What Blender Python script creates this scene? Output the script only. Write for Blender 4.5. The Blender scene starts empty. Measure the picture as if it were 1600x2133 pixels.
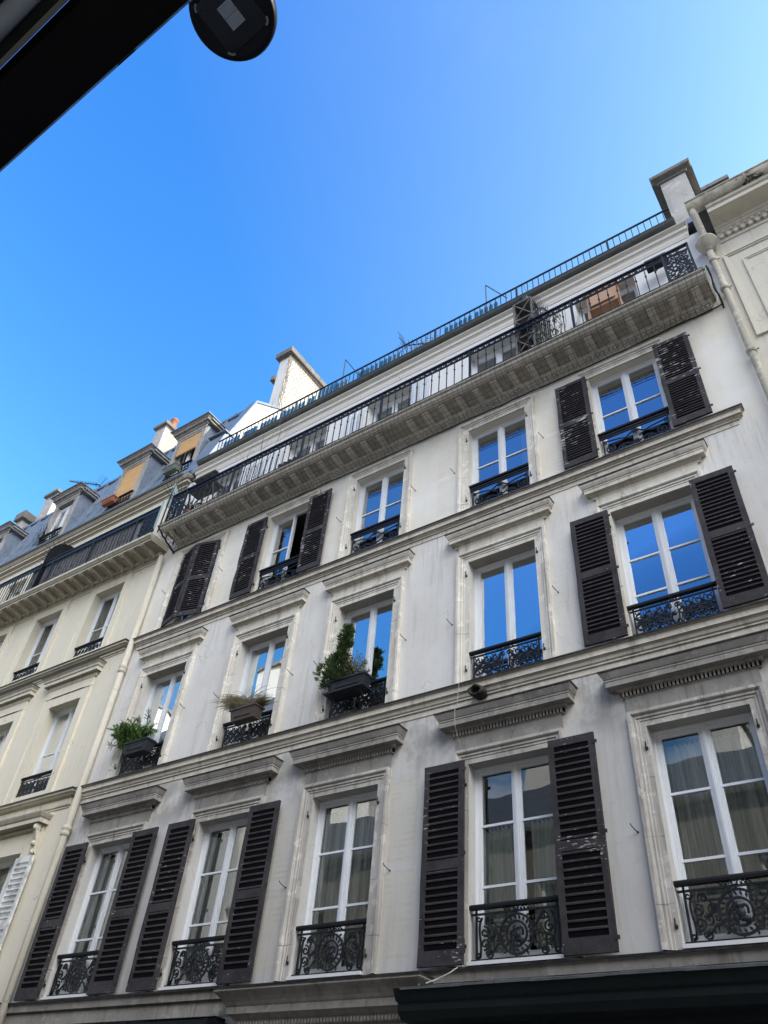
import bpy, math, random
from mathutils import Vector, Matrix
random.seed(7)
PI = math.pi
SC = bpy.context.scene
COL = SC.collection

# ------------------------------------------------------------------ materials
def newmat(name):
    m = bpy.data.materials.new(name); m.use_nodes = True
    nt = m.node_tree; b = nt.nodes['Principled BSDF']
    return m, nt, b

def N(nt, typ, **kw):
    n = nt.nodes.new(typ)
    for k, v in kw.items():
        if k == 'op': n.operation = v
        elif k == 'val':
            for i, x in v.items(): n.inputs[i].default_value = x
        else: setattr(n, k, v)
    return n

def L(nt, a, b): nt.links.new(a, b)

def noise(nt, vec, scale, detail=4, rough=.6, stretch=None):
    if stretch:
        mp = N(nt, 'ShaderNodeMapping'); mp.inputs['Scale'].default_value = stretch
        L(nt, vec, mp.inputs['Vector']); vec = mp.outputs[0]
    n = N(nt, 'ShaderNodeTexNoise'); n.inputs['Scale'].default_value = scale
    n.inputs['Detail'].default_value = detail; n.inputs['Roughness'].default_value = rough
    L(nt, vec, n.inputs['Vector']); return n.outputs['Fac']

def ramp(nt, fac, a, b, ca=0., cb=1.):
    r = N(nt, 'ShaderNodeMapRange'); r.interpolation_type = 'SMOOTHSTEP'
    for i, v in zip((1, 2, 3, 4), (a, b, ca, cb)): r.inputs[i].default_value = v
    L(nt, fac, r.inputs[0]); return r.outputs[0]

def mix(nt, fac, a, b, mode='MIX'):
    m = N(nt, 'ShaderNodeMix'); m.data_type = 'RGBA'; m.blend_type = mode
    for s, v in ((m.inputs[0], fac), (m.inputs[6], a), (m.inputs[7], b)):
        if isinstance(v, (int, float)): s.default_value = v
        elif isinstance(v, tuple): s.default_value = (*v, 1)
        else: L(nt, v, s)
    return m.outputs[2]

def math_(nt, op, a, b=None):
    n = N(nt, 'ShaderNodeMath', op=op)
    for i, v in enumerate((a, b)):
        if v is None: continue
        if isinstance(v, (int, float)): n.inputs[i].default_value = v
        else: L(nt, v, n.inputs[i])
    return n.outputs[0]

def bump(nt, b, h, strength=.3, dist=.01):
    n = N(nt, 'ShaderNodeBump'); n.inputs['Strength'].default_value = strength; n.inputs['Distance'].default_value = dist
    L(nt, h, n.inputs['Height']); L(nt, n.outputs[0], b.inputs['Normal'])

def plaster(name, c, dirt, c2=None, streak=.5, blotch=.5, under=.35, rough=.9, ghost=False, flake=0., cracks=True, joints=0.):
    """weathered render / limestone: blotches, rain streaks, grime and painted shade on undersides, fine grain"""
    m, nt, b = newmat(name)
    pos = N(nt, 'ShaderNodeNewGeometry'); P = pos.outputs['Position']
    c2 = c2 or tuple(x * .86 for x in c)
    big = ramp(nt, noise(nt, P, .9, 5, .65), .35, .68)
    col = mix(nt, math_(nt, 'MULTIPLY', big, blotch), c, c2)
    st = ramp(nt, noise(nt, P, 2.2, 5, .7, (3.5, 3.5, .28)), .48, .74)
    col = mix(nt, math_(nt, 'MULTIPLY', st, streak), col, dirt)
    med = ramp(nt, noise(nt, P, 7, 6, .75), .52, .8)
    col = mix(nt, math_(nt, 'MULTIPLY', med, .35 * blotch + .1), col, dirt)
    if flake:
        fl = ramp(nt, noise(nt, P, 5.5, 5, .6), .56, .6)
        col = mix(nt, math_(nt, 'MULTIPLY', fl, flake), col, tuple(min(1, x * 1.35) for x in c))
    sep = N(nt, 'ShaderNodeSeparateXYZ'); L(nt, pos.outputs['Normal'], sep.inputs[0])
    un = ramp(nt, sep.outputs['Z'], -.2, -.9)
    col = mix(nt, math_(nt, 'MULTIPLY', un, under), col, tuple(x * .62 for x in dirt))  # down-facing faces darkened in the colour, grime and soffit shade together
    hgt = noise(nt, P, 60, 4, .7)
    if cracks:
        w = noise(nt, P, 1.7, 3, .5)
        vor = N(nt, 'ShaderNodeTexVoronoi'); vor.feature = 'DISTANCE_TO_EDGE'; vor.inputs['Scale'].default_value = .55
        wv = N(nt, 'ShaderNodeVectorMath', operation='ADD'); L(nt, P, wv.inputs[0])
        nz = N(nt, 'ShaderNodeTexNoise'); nz.inputs['Scale'].default_value = 2.5; L(nt, P, nz.inputs['Vector'])
        L(nt, nz.outputs['Color'], wv.inputs[1]); L(nt, wv.outputs[0], vor.inputs['Vector'])
        cr = ramp(nt, vor.outputs['Distance'], .004, .0015)
        cr = math_(nt, 'MULTIPLY', cr, ramp(nt, w, .5, .62))
        col = mix(nt, math_(nt, 'MULTIPLY', cr, .45), col, tuple(x * .35 for x in dirt))
    if ghost:   # painted shade greys the street end; smudges by the hoods; creamier under the balcony
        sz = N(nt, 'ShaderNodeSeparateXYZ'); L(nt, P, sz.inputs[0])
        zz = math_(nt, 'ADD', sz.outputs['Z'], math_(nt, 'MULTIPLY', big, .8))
        col = mix(nt, math_(nt, 'MULTIPLY', ramp(nt, zz, 7.0, 6.2), .30), col, (.38, .385, .385))  # lower wall greyed to paint in the dimmer street end
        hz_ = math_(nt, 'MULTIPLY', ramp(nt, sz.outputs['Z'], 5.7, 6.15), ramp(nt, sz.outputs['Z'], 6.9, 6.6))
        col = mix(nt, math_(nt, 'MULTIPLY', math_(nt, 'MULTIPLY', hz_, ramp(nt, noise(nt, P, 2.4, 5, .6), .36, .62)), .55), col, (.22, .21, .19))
        fine = ramp(nt, noise(nt, P, 3.2, 6, .75, (5.5, 5.5, .16)), .50, .62)
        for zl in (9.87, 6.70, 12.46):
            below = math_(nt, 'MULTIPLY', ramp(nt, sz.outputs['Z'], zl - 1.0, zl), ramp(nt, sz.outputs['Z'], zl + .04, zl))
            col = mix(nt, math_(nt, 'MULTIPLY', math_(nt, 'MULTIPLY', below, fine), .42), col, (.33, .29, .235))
        drip = ramp(nt, noise(nt, P, 3.5, 5, .7, (4, 4, .12)), .42, .62)
        col = mix(nt, math_(nt, 'MULTIPLY', math_(nt, 'MULTIPLY', ramp(nt, zz, 11.9, 12.7), drip), .65), col, (.40, .37, .32))
    if ghost:
        col = mix(nt, math_(nt, 'MULTIPLY', ramp(nt, zz, 9.9, 10.6), .8), col, mix(nt, big, (.91, .875, .79), (.84, .775, .64)))  # top storey painted paler to offset the light the balcony blocks
    if ghost:   # dust left on the wall where louvred shutters used to hang
        at = N(nt, 'ShaderNodeAttribute'); at.attribute_name = 'ghost'
        sp = N(nt, 'ShaderNodeSeparateXYZ'); L(nt, P, sp.inputs[0])
        wob = math_(nt, 'MULTIPLY', noise(nt, P, 6, 3), 3.)
        s = math_(nt, 'SINE', math_(nt, 'ADD', math_(nt, 'MULTIPLY', sp.outputs['Z'], 2 * PI / .075), wob))
        s = ramp(nt, s, -.6, .8)
        nn = ramp(nt, noise(nt, P, 2.6, 5, .7), .42, .66)
        f = math_(nt, 'MULTIPLY', math_(nt, 'MULTIPLY', s, nn), math_(nt, 'MULTIPLY', at.outputs['Fac'], .30))
        g2 = ramp(nt, at.outputs['Fac'], .2, 1.)
        col = mix(nt, math_(nt, 'MULTIPLY', g2, .34), col, (.66, .59, .45))
        col = mix(nt, f, col, (.33, .30, .26))
    if joints:      # bed joints of the stone blocks, opened here and there
        sj = N(nt, 'ShaderNodeSeparateXYZ'); L(nt, P, sj.inputs[0])
        zj = math_(nt, 'ADD', sj.outputs['Z'], math_(nt, 'MULTIPLY', noise(nt, P, 5., 3), .09))
        zj = math_(nt, 'ABSOLUTE', math_(nt, 'SUBTRACT', math_(nt, 'FRACT', math_(nt, 'DIVIDE', zj, joints)), .5))
        jn = math_(nt, 'MULTIPLY', ramp(nt, zj, .013, .004), ramp(nt, noise(nt, P, 2.5, 2), .42, .56))
        col = mix(nt, math_(nt, 'MULTIPLY', jn, .65), col, (.12, .105, .09))
    L(nt, col, b.inputs['Base Color']); b.inputs['Roughness'].default_value = rough
    b.inputs['Specular IOR Level'].default_value = .2
    bump(nt, b, math_(nt, 'ADD', hgt, math_(nt, 'MULTIPLY', med, .6)), .35, .006)
    return m

def paint(name, c, rough=.5, dirt=None, amount=.25, scale=9, metal=0., bmp=.15, spec=.4):
    m, nt, b = newmat(name)
    P = N(nt, 'ShaderNodeNewGeometry').outputs['Position']
    n = ramp(nt, noise(nt, P, scale, 6, .7), .42, .72)
    col = mix(nt, math_(nt, 'MULTIPLY', n, amount), c, dirt or tuple(x * .55 for x in c))
    L(nt, col, b.inputs['Base Color'])
    r = ramp(nt, n, 0, 1, rough, min(1, rough + .2)); L(nt, r, b.inputs['Roughness'])
    b.inputs['Metallic'].default_value = metal; b.inputs['Specular IOR Level'].default_value = spec
    if bmp: bump(nt, b, noise(nt, P, scale * 6, 3), bmp, .004)
    return m

def flaky(name, c, flake, lo=.6, hi=.63, scale=11, rough=.7, edge=1.):
    """old paint that comes away in pale flakes, more on some leaves than others"""
    m, nt, b = newmat(name)
    tc = N(nt, 'ShaderNodeTexCoord')
    P = N(nt, 'ShaderNodeNewGeometry').outputs['Position']
    n = noise(nt, P, scale, 6, .75, (.55, .55, 2.4))
    big = noise(nt, P, 1.6, 2)
    f = ramp(nt, math_(nt, 'ADD', n, math_(nt, 'MULTIPLY', math_(nt, 'SUBTRACT', big, .5), .35 * edge)), lo, hi)
    v = ramp(nt, noise(nt, P, 5, 5), .35, .7)
    base = mix(nt, v, tuple(x * 1.25 for x in c), tuple(x * .7 for x in c))
    col = mix(nt, f, base, flake)
    L(nt, col, b.inputs['Base Color']); b.inputs['Roughness'].default_value = rough
    b.inputs['Specular IOR Level'].default_value = .25
    bump(nt, b, n, .3, .006)
    return m

def glassmat(name, refl=.5, tint=(.9, .95, 1.), wob=.012, alpha_tint=(.75, .8, .8)):
    m, nt, b = newmat(name); nt.nodes.remove(b)
    out = nt.nodes['Material Output']
    P = N(nt, 'ShaderNodeNewGeometry').outputs['Position']
    gl = N(nt, 'ShaderNodeBsdfGlossy'); gl.inputs['Roughness'].default_value = .0; gl.inputs['Color'].default_value = (*tint, 1)
    tr = N(nt, 'ShaderNodeBsdfTransparent'); tr.inputs['Color'].default_value = (*alpha_tint, 1)
    bp = N(nt, 'ShaderNodeBump'); bp.inputs['Strength'].default_value = .35; bp.inputs['Distance'].default_value = wob
    L(nt, noise(nt, P, 1.6, 1, .4), bp.inputs['Height']); L(nt, bp.outputs[0], gl.inputs['Normal'])
    fr = N(nt, 'ShaderNodeFresnel'); fr.inputs['IOR'].default_value = 1.5
    f = math_(nt, 'ADD', fr.outputs[0], refl); 
    f = math_(nt, 'MINIMUM', f, .95)
    mx = N(nt, 'ShaderNodeMixShader'); L(nt, f, mx.inputs[0]); L(nt, tr.outputs[0], mx.inputs[1]); L(nt, gl.outputs[0], mx.inputs[2])
    L(nt, mx.outputs[0], out.inputs[0]); return m

def leafmat(name, c, c2, rough=.55):
    m, nt, b = newmat(name)
    P = N(nt, 'ShaderNodeNewGeometry').outputs['Position']
    n = ramp(nt, noise(nt, P, 14, 3), .35, .68)
    L(nt, mix(nt, n, c, c2), b.inputs['Base Color']); b.inputs['Roughness'].default_value = rough
    b.inputs['Subsurface Weight'].default_value = 0
    return m

M = {}
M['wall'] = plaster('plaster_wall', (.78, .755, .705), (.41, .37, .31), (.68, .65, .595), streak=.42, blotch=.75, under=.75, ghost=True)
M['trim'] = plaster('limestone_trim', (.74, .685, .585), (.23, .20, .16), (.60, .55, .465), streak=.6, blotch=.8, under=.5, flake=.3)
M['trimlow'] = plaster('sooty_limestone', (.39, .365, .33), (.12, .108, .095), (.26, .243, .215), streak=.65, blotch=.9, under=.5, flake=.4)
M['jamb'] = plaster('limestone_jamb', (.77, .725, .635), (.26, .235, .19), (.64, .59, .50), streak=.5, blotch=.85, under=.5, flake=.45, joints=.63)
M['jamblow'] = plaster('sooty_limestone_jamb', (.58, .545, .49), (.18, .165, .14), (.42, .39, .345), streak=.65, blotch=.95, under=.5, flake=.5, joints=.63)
M['recessshade'] = plaster('painted_recess_shade', (.43, .39, .33), (.17, .15, .125), (.40, .365, .31), streak=.35, blotch=.55, under=.1, flake=.3)  # darker copy of the balcony stone, paints shade into its recesses
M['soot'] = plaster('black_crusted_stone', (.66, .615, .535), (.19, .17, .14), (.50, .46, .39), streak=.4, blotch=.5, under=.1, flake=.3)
M['attic'] = plaster('white_painted_wall', (.80, .79, .77), (.55, .53, .49), (.76, .75, .73), streak=.2, blotch=.25, cracks=False)
M['atticorn'] = plaster('pale_cornice', (.80, .76, .68), (.50, .46, .38), (.74, .70, .62), streak=.2, blotch=.5, under=.2)
M['cream'] = plaster('cream_render', (.81, .75, .605), (.50, .44, .32), (.76, .70, .56), streak=.3, blotch=.45, under=.25)
M['creamtrim'] = plaster('cream_stone', (.76, .71, .59), (.28, .235, .16), (.62, .57, .45), streak=.5, blotch=.7, under=.8)
M['cream3'] = plaster('right_house_render', (.72, .67, .56), (.42, .37, .28), (.66, .615, .51), streak=.35, blotch=.5, under=.2)
M['chim'] = plaster('chimney_render', (.58, .555, .51), (.28, .26, .23), (.42, .40, .36), streak=.6, blotch=.9, flake=.5)
M['chimwhite'] = plaster('whitewashed_gable', (.86, .83, .77), (.6, .57, .5), (.8, .77, .71), streak=.25, blotch=.4)
M['cap'] = plaster('chimney_cap_stone', (.30, .28, .25), (.10, .095, .085), (.20, .19, .17), streak=.7, blotch=.8)
M['bldg'] = plaster('opposite_wall', (.86, .84, .79), (.6, .57, .5), (.82, .80, .75), streak=.2, blotch=.4, cracks=False)
M['bldgdark'] = plaster('shaded_opposite_wall', (.24, .225, .20), (.12, .11, .10), (.19, .18, .16), streak=.4, blotch=.6, cracks=False)  # wall colour darkened to stand for shade in the reflections
M['dormerstone'] = plaster('grey_dormer_stone', (.46, .44, .41), (.15, .14, .13), (.33, .315, .29), streak=.7, blotch=.9, under=.4, flake=.3)
M['zinc'] = paint('zinc_sheet', (.24, .29, .36), .45, (.12, .15, .19), .6, 3, .35)
M['zincdark'] = paint('dark_zinc', (.085, .088, .088), .55, (.19, .19, .18), .5, 6, .2)
M['gutter'] = paint('old_gutter', (.12, .13, .13), .5, (.22, .23, .22), .5, 5, .3)
M['flash'] = paint('lead_flashing', (.035, .035, .038), .5, (.12, .115, .105), .55, 8, .1)
M['flashgrey'] = paint('grey_flashing', (.105, .11, .115), .75, (.045, .048, .05), .8, 7, .0)
M['iron'] = paint('black_iron', (.012, .014, .017), .42, (.045, .042, .04), .4, 14, .1, .3)
M['ironblue'] = paint('blue_black_iron', (.014, .02, .032), .45, (.05, .05, .05), .3, 14)
M['handrail'] = flaky('worn_handrail', (.012, .012, .014), (.20, .17, .14), .68, .72, 18)
M['pvc'] = paint('white_window_paint', (.80, .82, .84), .38, (.68, .69, .70), .25, 6, 0, .05)
M['gapshade'] = paint('gap_shade_black', (.010, .0095, .011), .9, None, .3, 12, 0, 0, .1)  # near-black that paints in the shade between slats and dentils
M['shutlow'] = flaky('brown_violet_shutter', (.045, .0395, .0405), (.60, .58, .54), .645, .665, 20)
M['shutmid'] = flaky('brown_violet_shutter_worn', (.045, .0395, .041), (.55, .54, .52), .635, .66, 16)
M['shuttop'] = flaky('brown_shutter_peeling', (.045, .040, .042), (.52, .50, .47), .60, .625, 13, edge=1.3)
M['shutwhite'] = flaky('white_shutter', (.70, .70, .68), (.35, .33, .3), .66, .70, 10)
M['glass'] = glassmat('window_glass', .50)
M['glasslow'] = glassmat('lower_window_glass', .17, alpha_tint=(.92, .95, .95))
M['dark'] = paint('dark_room', (.045, .045, .045), .9, None, .2, 2, 0, 0)
def drape(name, c, d):
    m, nt, b = newmat(name); P = N(nt, 'ShaderNodeNewGeometry').outputs['Position']
    f = ramp(nt, noise(nt, P, 11., 4, .65, (1.6, .2, .035)), .36, .66)  # shade of the folds painted into the cloth as vertical streaks
    g = ramp(nt, noise(nt, P, 60., 2, .5, (1, 1, 1)), .3, .7)
    col = mix(nt, f, c, d); col = mix(nt, math_(nt, 'MULTIPLY', g, .2), col, d)
    L(nt, col, b.inputs['Base Color']); b.inputs['Roughness'].default_value = .95; b.inputs['Specular IOR Level'].default_value = 0
    return m
M['sheer'] = drape('sheer_curtain', (.84, .88, .82), (.33, .37, .35))
M['sheerbright'] = drape('pale_green_curtain', (.80, .88, .82), (.42, .50, .47))
M['sheerwhite'] = paint('white_curtain', (.66, .68, .68), .9, (.45, .47, .5), .4, 3, 0, 0)
M['wire'] = paint('net_wire', (.035, .032, .028), .7, None, .2, 9, 0, 0)
M['netwhite'] = paint('pale_net', (.27, .25, .21), .8, None, .3, 9, 0, 0)
M['cable'] = paint('white_cable', (.50, .48, .43), .6, None, .2, 9, 0, 0)
M['pipe'] = plaster('cream_pipe_paint', (.66, .61, .50), (.32, .28, .21), (.60, .555, .45), streak=.4, blotch=.5)
M['pipelight'] = plaster('flaking_pipe_paint', (.62, .575, .48), (.22, .19, .15), (.52, .48, .39), streak=.5, blotch=.9, flake=.5)
M['gutterpaint'] = flaky('flaking_gutter_paint', (.60, .555, .45), (.07, .066, .055), .64, .665, 4.5, .8)
M['frieze'] = plaster('sooty_frieze', (.36, .345, .315), (.12, .11, .10), (.24, .225, .205), streak=.6, blotch=1., under=.4, flake=.25)
M['awnblack'] = paint('blue_black_enamel', (.0012, .0016, .004), .4, None, .2, 10, 0, 0, .12)
M['blind'] = paint('orange_blind', (.66, .40, .17), .8, (.52, .31, .13), .4, 5, 0, .1)
M['terra'] = paint('terracotta', (.40, .16, .095), .75, (.26, .11, .07), .5, 8)
M['pot'] = paint('chimney_pot_clay', (.52, .21, .11), .8, (.3, .14, .09), .5, 5)
M['boxdark'] = paint('black_plastic', (.018, .022, .028), .5, None, .3, 8)
M['boxgrey'] = paint('anthracite_plastic', (.022, .027, .032), .45, None, .3, 8)
M['boxtaupe'] = paint('taupe_plastic', (.085, .066, .056), .55, None, .3, 8)
M['boxgreen'] = paint('grey_green_planter', (.20, .23, .19), .6, None, .4, 8)
M['wood'] = paint('oiled_wood', (.52, .32, .20), .6, (.40, .22, .13), .5, 6)
M['oldwood'] = paint('weathered_boards', (.19, .18, .172), .85, (.05, .046, .044), .95, 9, 0, .4)
M['blue'] = paint('blue_plastic_picket', (.04, .17, .34), .35, (.04, .26, .30), .7, 2, 0, .05)
M['black'] = paint('black_paint_metal', (.003, .004, .007), .4, (.006, .007, .010), .4, 10, .0, .1, .25)
M['shopgreen'] = paint('dark_green_shopfront', (.006, .011, .012), .5, (.016, .02, .02), .4, 6, 0, .1, .25)
M['lampglass'] = paint('lamp_lens', (.018, .02, .024), .12, None, .1, 5, 0, 0)
M['led'] = paint('led_board', (.30, .33, .36), .5, (.2, .22, .25), .5, 40, 0, 0)
M['canvas'] = paint('grey_awning_canvas', (.34, .41, .52), .9, (.17, .2, .26), .4, 5)
M['greytrim'] = paint('grey_awning_rail', (.16, .165, .17), .5, None, .3, 8)
M['asphalt'] = paint('asphalt', (.05, .05, .052), .85, (.08, .08, .08), .5, 6, 0, .4)
M['paving'] = paint('granite_paving', (.42, .40, .37), .8, (.3, .28, .26), .6, 4, 0, .3)
M['conifer'] = leafmat('conifer_green', (.035, .075, .022), (.10, .16, .045))
M['shrub'] = leafmat('shrub_olive', (.10, .12, .045), (.22, .23, .10))
M['redleaf'] = leafmat('rusty_leaf', (.10, .045, .02), (.14, .09, .04))
M['fern'] = leafmat('fern_green', (.08, .17, .035), (.20, .32, .08))
M['oleander'] = leafmat('oleander_leaf', (.04, .09, .035), (.09, .15, .06))
M['straw'] = leafmat('feather_grass', (.20, .155, .075), (.10, .095, .04))
M['stem'] = leafmat('bark_stem', (.06, .045, .03), (.10, .08, .05))
M['slate'] = paint('grey_slate', (.11, .12, .14), .6, (.07, .075, .09), .6, 5)
M['bird'] = paint('sooty_metal', (.02, .018, .017), .7, (.09, .08, .07), .6, 20)
M['palepanel'] = paint('pale_green_panel', (.34, .44, .45), .5, (.26, .33, .34), .3, 6)
M['plantdark'] = leafmat('dark_balcony_leaf', (.02, .035, .012), (.05, .07, .02))

# ------------------------------------------------------------------ mesh builder
class MB:
    def __init__(s): s.v = []; s.f = []; s.g = []; s.mi = []; s.cur = 0; s.curg = 0.; s.smooth = False; s.sm = []
    def add(s, pts, faces):
        o = len(s.v); s.v += [tuple(p) for p in pts]
        for f in faces: s.f.append([o + i for i in f]); s.mi.append(s.cur); s.g.append(s.curg); s.sm.append(s.smooth)
        return s
    def box(s, x0, x1, y0, y1, z0, z1):
        if x0 > x1: x0, x1 = x1, x0
        if y0 > y1: y0, y1 = y1, y0
        if z0 > z1: z0, z1 = z1, z0
        return s.add([(x0,y0,z0),(x1,y0,z0),(x1,y1,z0),(x0,y1,z0),(x0,y0,z1),(x1,y0,z1),(x1,y1,z1),(x0,y1,z1)],
              [(3,2,1,0),(4,5,6,7),(0,1,5,4),(1,2,6,5),(2,3,7,6),(3,0,4,7)])
    def quad(s, a, b, c, d): return s.add([a, b, c, d], [(0, 1, 2, 3)])
    def tri(s, a, b, c): return s.add([a, b, c], [(0, 1, 2)])
    def loft(s, rings, closed=False, caps=False):
        n = len(rings[0]); pts = [p for r in rings for p in r]; fs = []
        for k in range(len(rings) - 1):
            for i in range(n if closed else n - 1):
                j = (i + 1) % n
                fs.append((k*n+i, k*n+j, (k+1)*n+j, (k+1)*n+i))
        if caps:
            fs.append(tuple(range(n - 1, -1, -1))); fs.append(tuple((len(rings)-1)*n + i for i in range(n)))
        return s.add(pts, fs)
    def cornice(s, x0, x1, prof, y0=0., el=1., er=1., top=True, bottom=True):
        rings = [[(x0-p*el, y0, z), (x0-p*el, y0-p, z), (x1+p*er, y0-p, z), (x1+p*er, y0, z)] for p, z in prof]
        s.loft(rings)
        n = len(s.v)
        if top: s.add(rings[-1], [(0, 1, 2, 3)])
        if bottom: s.add(rings[0], [(3, 2, 1, 0)])
        return s
    def surround(s, xl, xr, zb, zt, prof, y0=0.):
        """moulding running up the left jamb, over the head and down the right jamb; prof = (offset, projection)"""
        rings = [[(xl-o, y0-p, zb), (xl-o, y0-p, zt+o), (xr+o, y0-p, zt+o), (xr+o, y0-p, zb)] for o, p in prof]
        s.loft(rings[::-1])
        for i in (0, 3):
            pts = [r[i] for r in rings] + [(rings[-1][i][0], y0, zb), (rings[0][i][0], y0, zb)]
            s.add(pts, [tuple(range(len(pts)))])
        return s
    def tube(s, pts, r, n=5, taper=None, caps=True):
        pts = [Vector(p) for p in pts]; rings = []
        up = Vector((0, 0, 1))
        for i, p in enumerate(pts):
            t = (pts[min(i+1, len(pts)-1)] - pts[max(i-1, 0)])
            if t.length < 1e-9: t = Vector((1, 0, 0))
            t.normalize()
            a = up if abs(t.z) < .9 else Vector((0, 1, 0))
            u = t.cross(a).normalized(); w = u.cross(t).normalized()
            rr = r if taper is None else r * (1 + (taper - 1) * i / max(1, len(pts) - 1))
            rings.append([tuple(p + u * math.cos(2*PI*k/n + PI/4) * rr + w * math.sin(2*PI*k/n + PI/4) * rr) for k in range(n)])
        return s.loft(rings, closed=True, caps=caps)
    def flat(s, pts, w, d):
        """flat bar in the xz plane: width w in plane, depth d along y"""
        P2 = [Vector((p[0], p[2])) for p in pts]; y = pts[0][1]; rings = []
        for i, p in enumerate(P2):
            t = P2[min(i+1, len(P2)-1)] - P2[max(i-1, 0)]
            t = t.normalized() if t.length > 1e-9 else Vector((1, 0)); nn = Vector((-t.y, t.x)) * w / 2
            a, b = p + nn, p - nn
            rings.append([(a.x, y-d/2, a.y), (b.x, y-d/2, b.y), (b.x, y+d/2, b.y), (a.x, y+d/2, a.y)])
        return s.loft(rings, closed=True, caps=True)
    def lathe(s, prof, c=(0,0,0), n=16):
        rings = [[(c[0]+r*math.cos(2*PI*k/n), c[1]+r*math.sin(2*PI*k/n), c[2]+z) for k in range(n)] for r, z in prof]
        return s.loft(rings, closed=True, caps=True)
    def ball(s, c, r, n=8, sz=(1,1,1)):
        prof = [(max(1e-4, r*math.sin(PI*i/6)), -r*math.cos(PI*i/6)) for i in range(7)]
        rings = [[(c[0]+rr*math.cos(2*PI*k/n)*sz[0], c[1]+rr*math.sin(2*PI*k/n)*sz[1], c[2]+z*sz[2]) for k in range(n)] for rr, z in prof]
        return s.loft(rings, closed=True, caps=True)
    def extr(s, poly, x0, x1):
        """polygon of (y,z) swept along x"""
        n = len(poly)
        pts = [(x0, y, z) for y, z in poly] + [(x1, y, z) for y, z in poly]
        fs = [(i, (i+1) % n, n+(i+1) % n, n+i) for i in range(n)] + [tuple(range(n-1, -1, -1)), tuple(range(n, 2*n))]
        return s.add(pts, fs)
    def mesh(s, name, mats, off=(0, 0, 0)):
        me = bpy.data.meshes.new(name)
        me.from_pydata([(x-off[0], y-off[1], z-off[2]) for x, y, z in s.v], [], s.f)
        for m in (mats if isinstance(mats, (list, tuple)) else [mats]): me.materials.append(M[m] if isinstance(m, str) else m)
        me.polygons.foreach_set('material_index', s.mi)
        me.polygons.foreach_set('use_smooth', s.sm)
        if any(s.g):
            at = me.attributes.new('ghost', 'FLOAT', 'FACE'); at.data.foreach_set('value', s.g)
        import bmesh
        bm = bmesh.new(); bm.from_mesh(me); bmesh.ops.recalc_face_normals(bm, faces=bm.faces); bm.to_mesh(me); bm.free()
        me.update(); return me
    def build(s, name, mats, parent=None, origin=None, label=None):
        """links the mesh as ONE object; vertices are in world coordinates, the origin sits at the foot of the shape"""
        if origin is None:
            xs, ys, zs = zip(*s.v); origin = ((min(xs)+max(xs))/2, (min(ys)+max(ys))/2, min(zs))
        o = bpy.data.objects.new(name, s.mesh(name, mats, origin)); COL.objects.link(o)
        W[o] = Vector(origin)
        o.location = Vector(origin) - (W[parent] if parent else Vector((0, 0, 0)))
        o.parent = parent
        if label: o['label'] = label
        return o

W = {}
def empty(name, loc, label=None, cat=None, group=None):
    o = bpy.data.objects.new(name, None); COL.objects.link(o); o.location = loc; W[o] = Vector(loc)
    o.empty_display_size = .2
    tag(o, label, cat, group); return o
def tag(o, label=None, cat=None, group=None, kind=None):
    if label: o['label'] = label
    if cat: o['category'] = cat
    if group: o['group'] = group
    if kind: o['kind'] = kind
    return o
def inst(name, me, parent, loc, rz=0., label=None):
    """an object of its own sharing mesh data; loc in world"""
    o = bpy.data.objects.new(name, me); COL.objects.link(o); W[o] = Vector(loc)
    o.location = Vector(loc) - (W[parent] if parent else Vector((0, 0, 0))); o.rotation_euler = (0, 0, rz); o.parent = parent
    if label: o['label'] = label
    return o

# ------------------------------------------------------------------ curves for ironwork
def arc(cx, cz, r, a0, a1, n=14, y=0.):
    return [(cx + r*math.cos(a0+(a1-a0)*i/n), y, cz + r*math.sin(a0+(a1-a0)*i/n)) for i in range(n+1)]
def spiral(cx, cz, r0, r1, a0, turns, n=18, y=0.):
    return [(cx + (r0+(r1-r0)*i/n)*math.cos(a0+2*PI*turns*i/n), y, cz + (r0+(r1-r0)*i/n)*math.sin(a0+2*PI*turns*i/n)) for i in range(n+1)]
def bez(a, b, c, d, n=12, y=0.):
    out = []
    for i in range(n+1):
        t = i/n; u = 1-t
        out.append((u**3*a[0]+3*u*u*t*b[0]+3*u*t*t*c[0]+t**3*d[0], y, u**3*a[1]+3*u*u*t*b[1]+3*u*t*t*c[1]+t**3*d[1]))
    return out
def leafblade(mb, x, z, ang, l, w, y=0., d=.012):
    dx, dz = math.cos(ang), math.sin(ang); nx, nz = -dz, dx
    a = (x, z); b = (x+dx*l*.45+nx*w, z+dz*l*.45+nz*w); c = (x+dx*l, z+dz*l); e = (x+dx*l*.45-nx*w, z+dz*l*.45-nz*w)
    mb.add([(p[0], y-d/2, p[1]) for p in (a, b, c, e)] + [(p[0], y+d/2, p[1]) for p in (a, b, c, e)],
           [(0,1,2,3),(7,6,5,4),(0,4,5,1),(1,5,6,2),(2,6,7,3),(3,7,4,0)])

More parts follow.
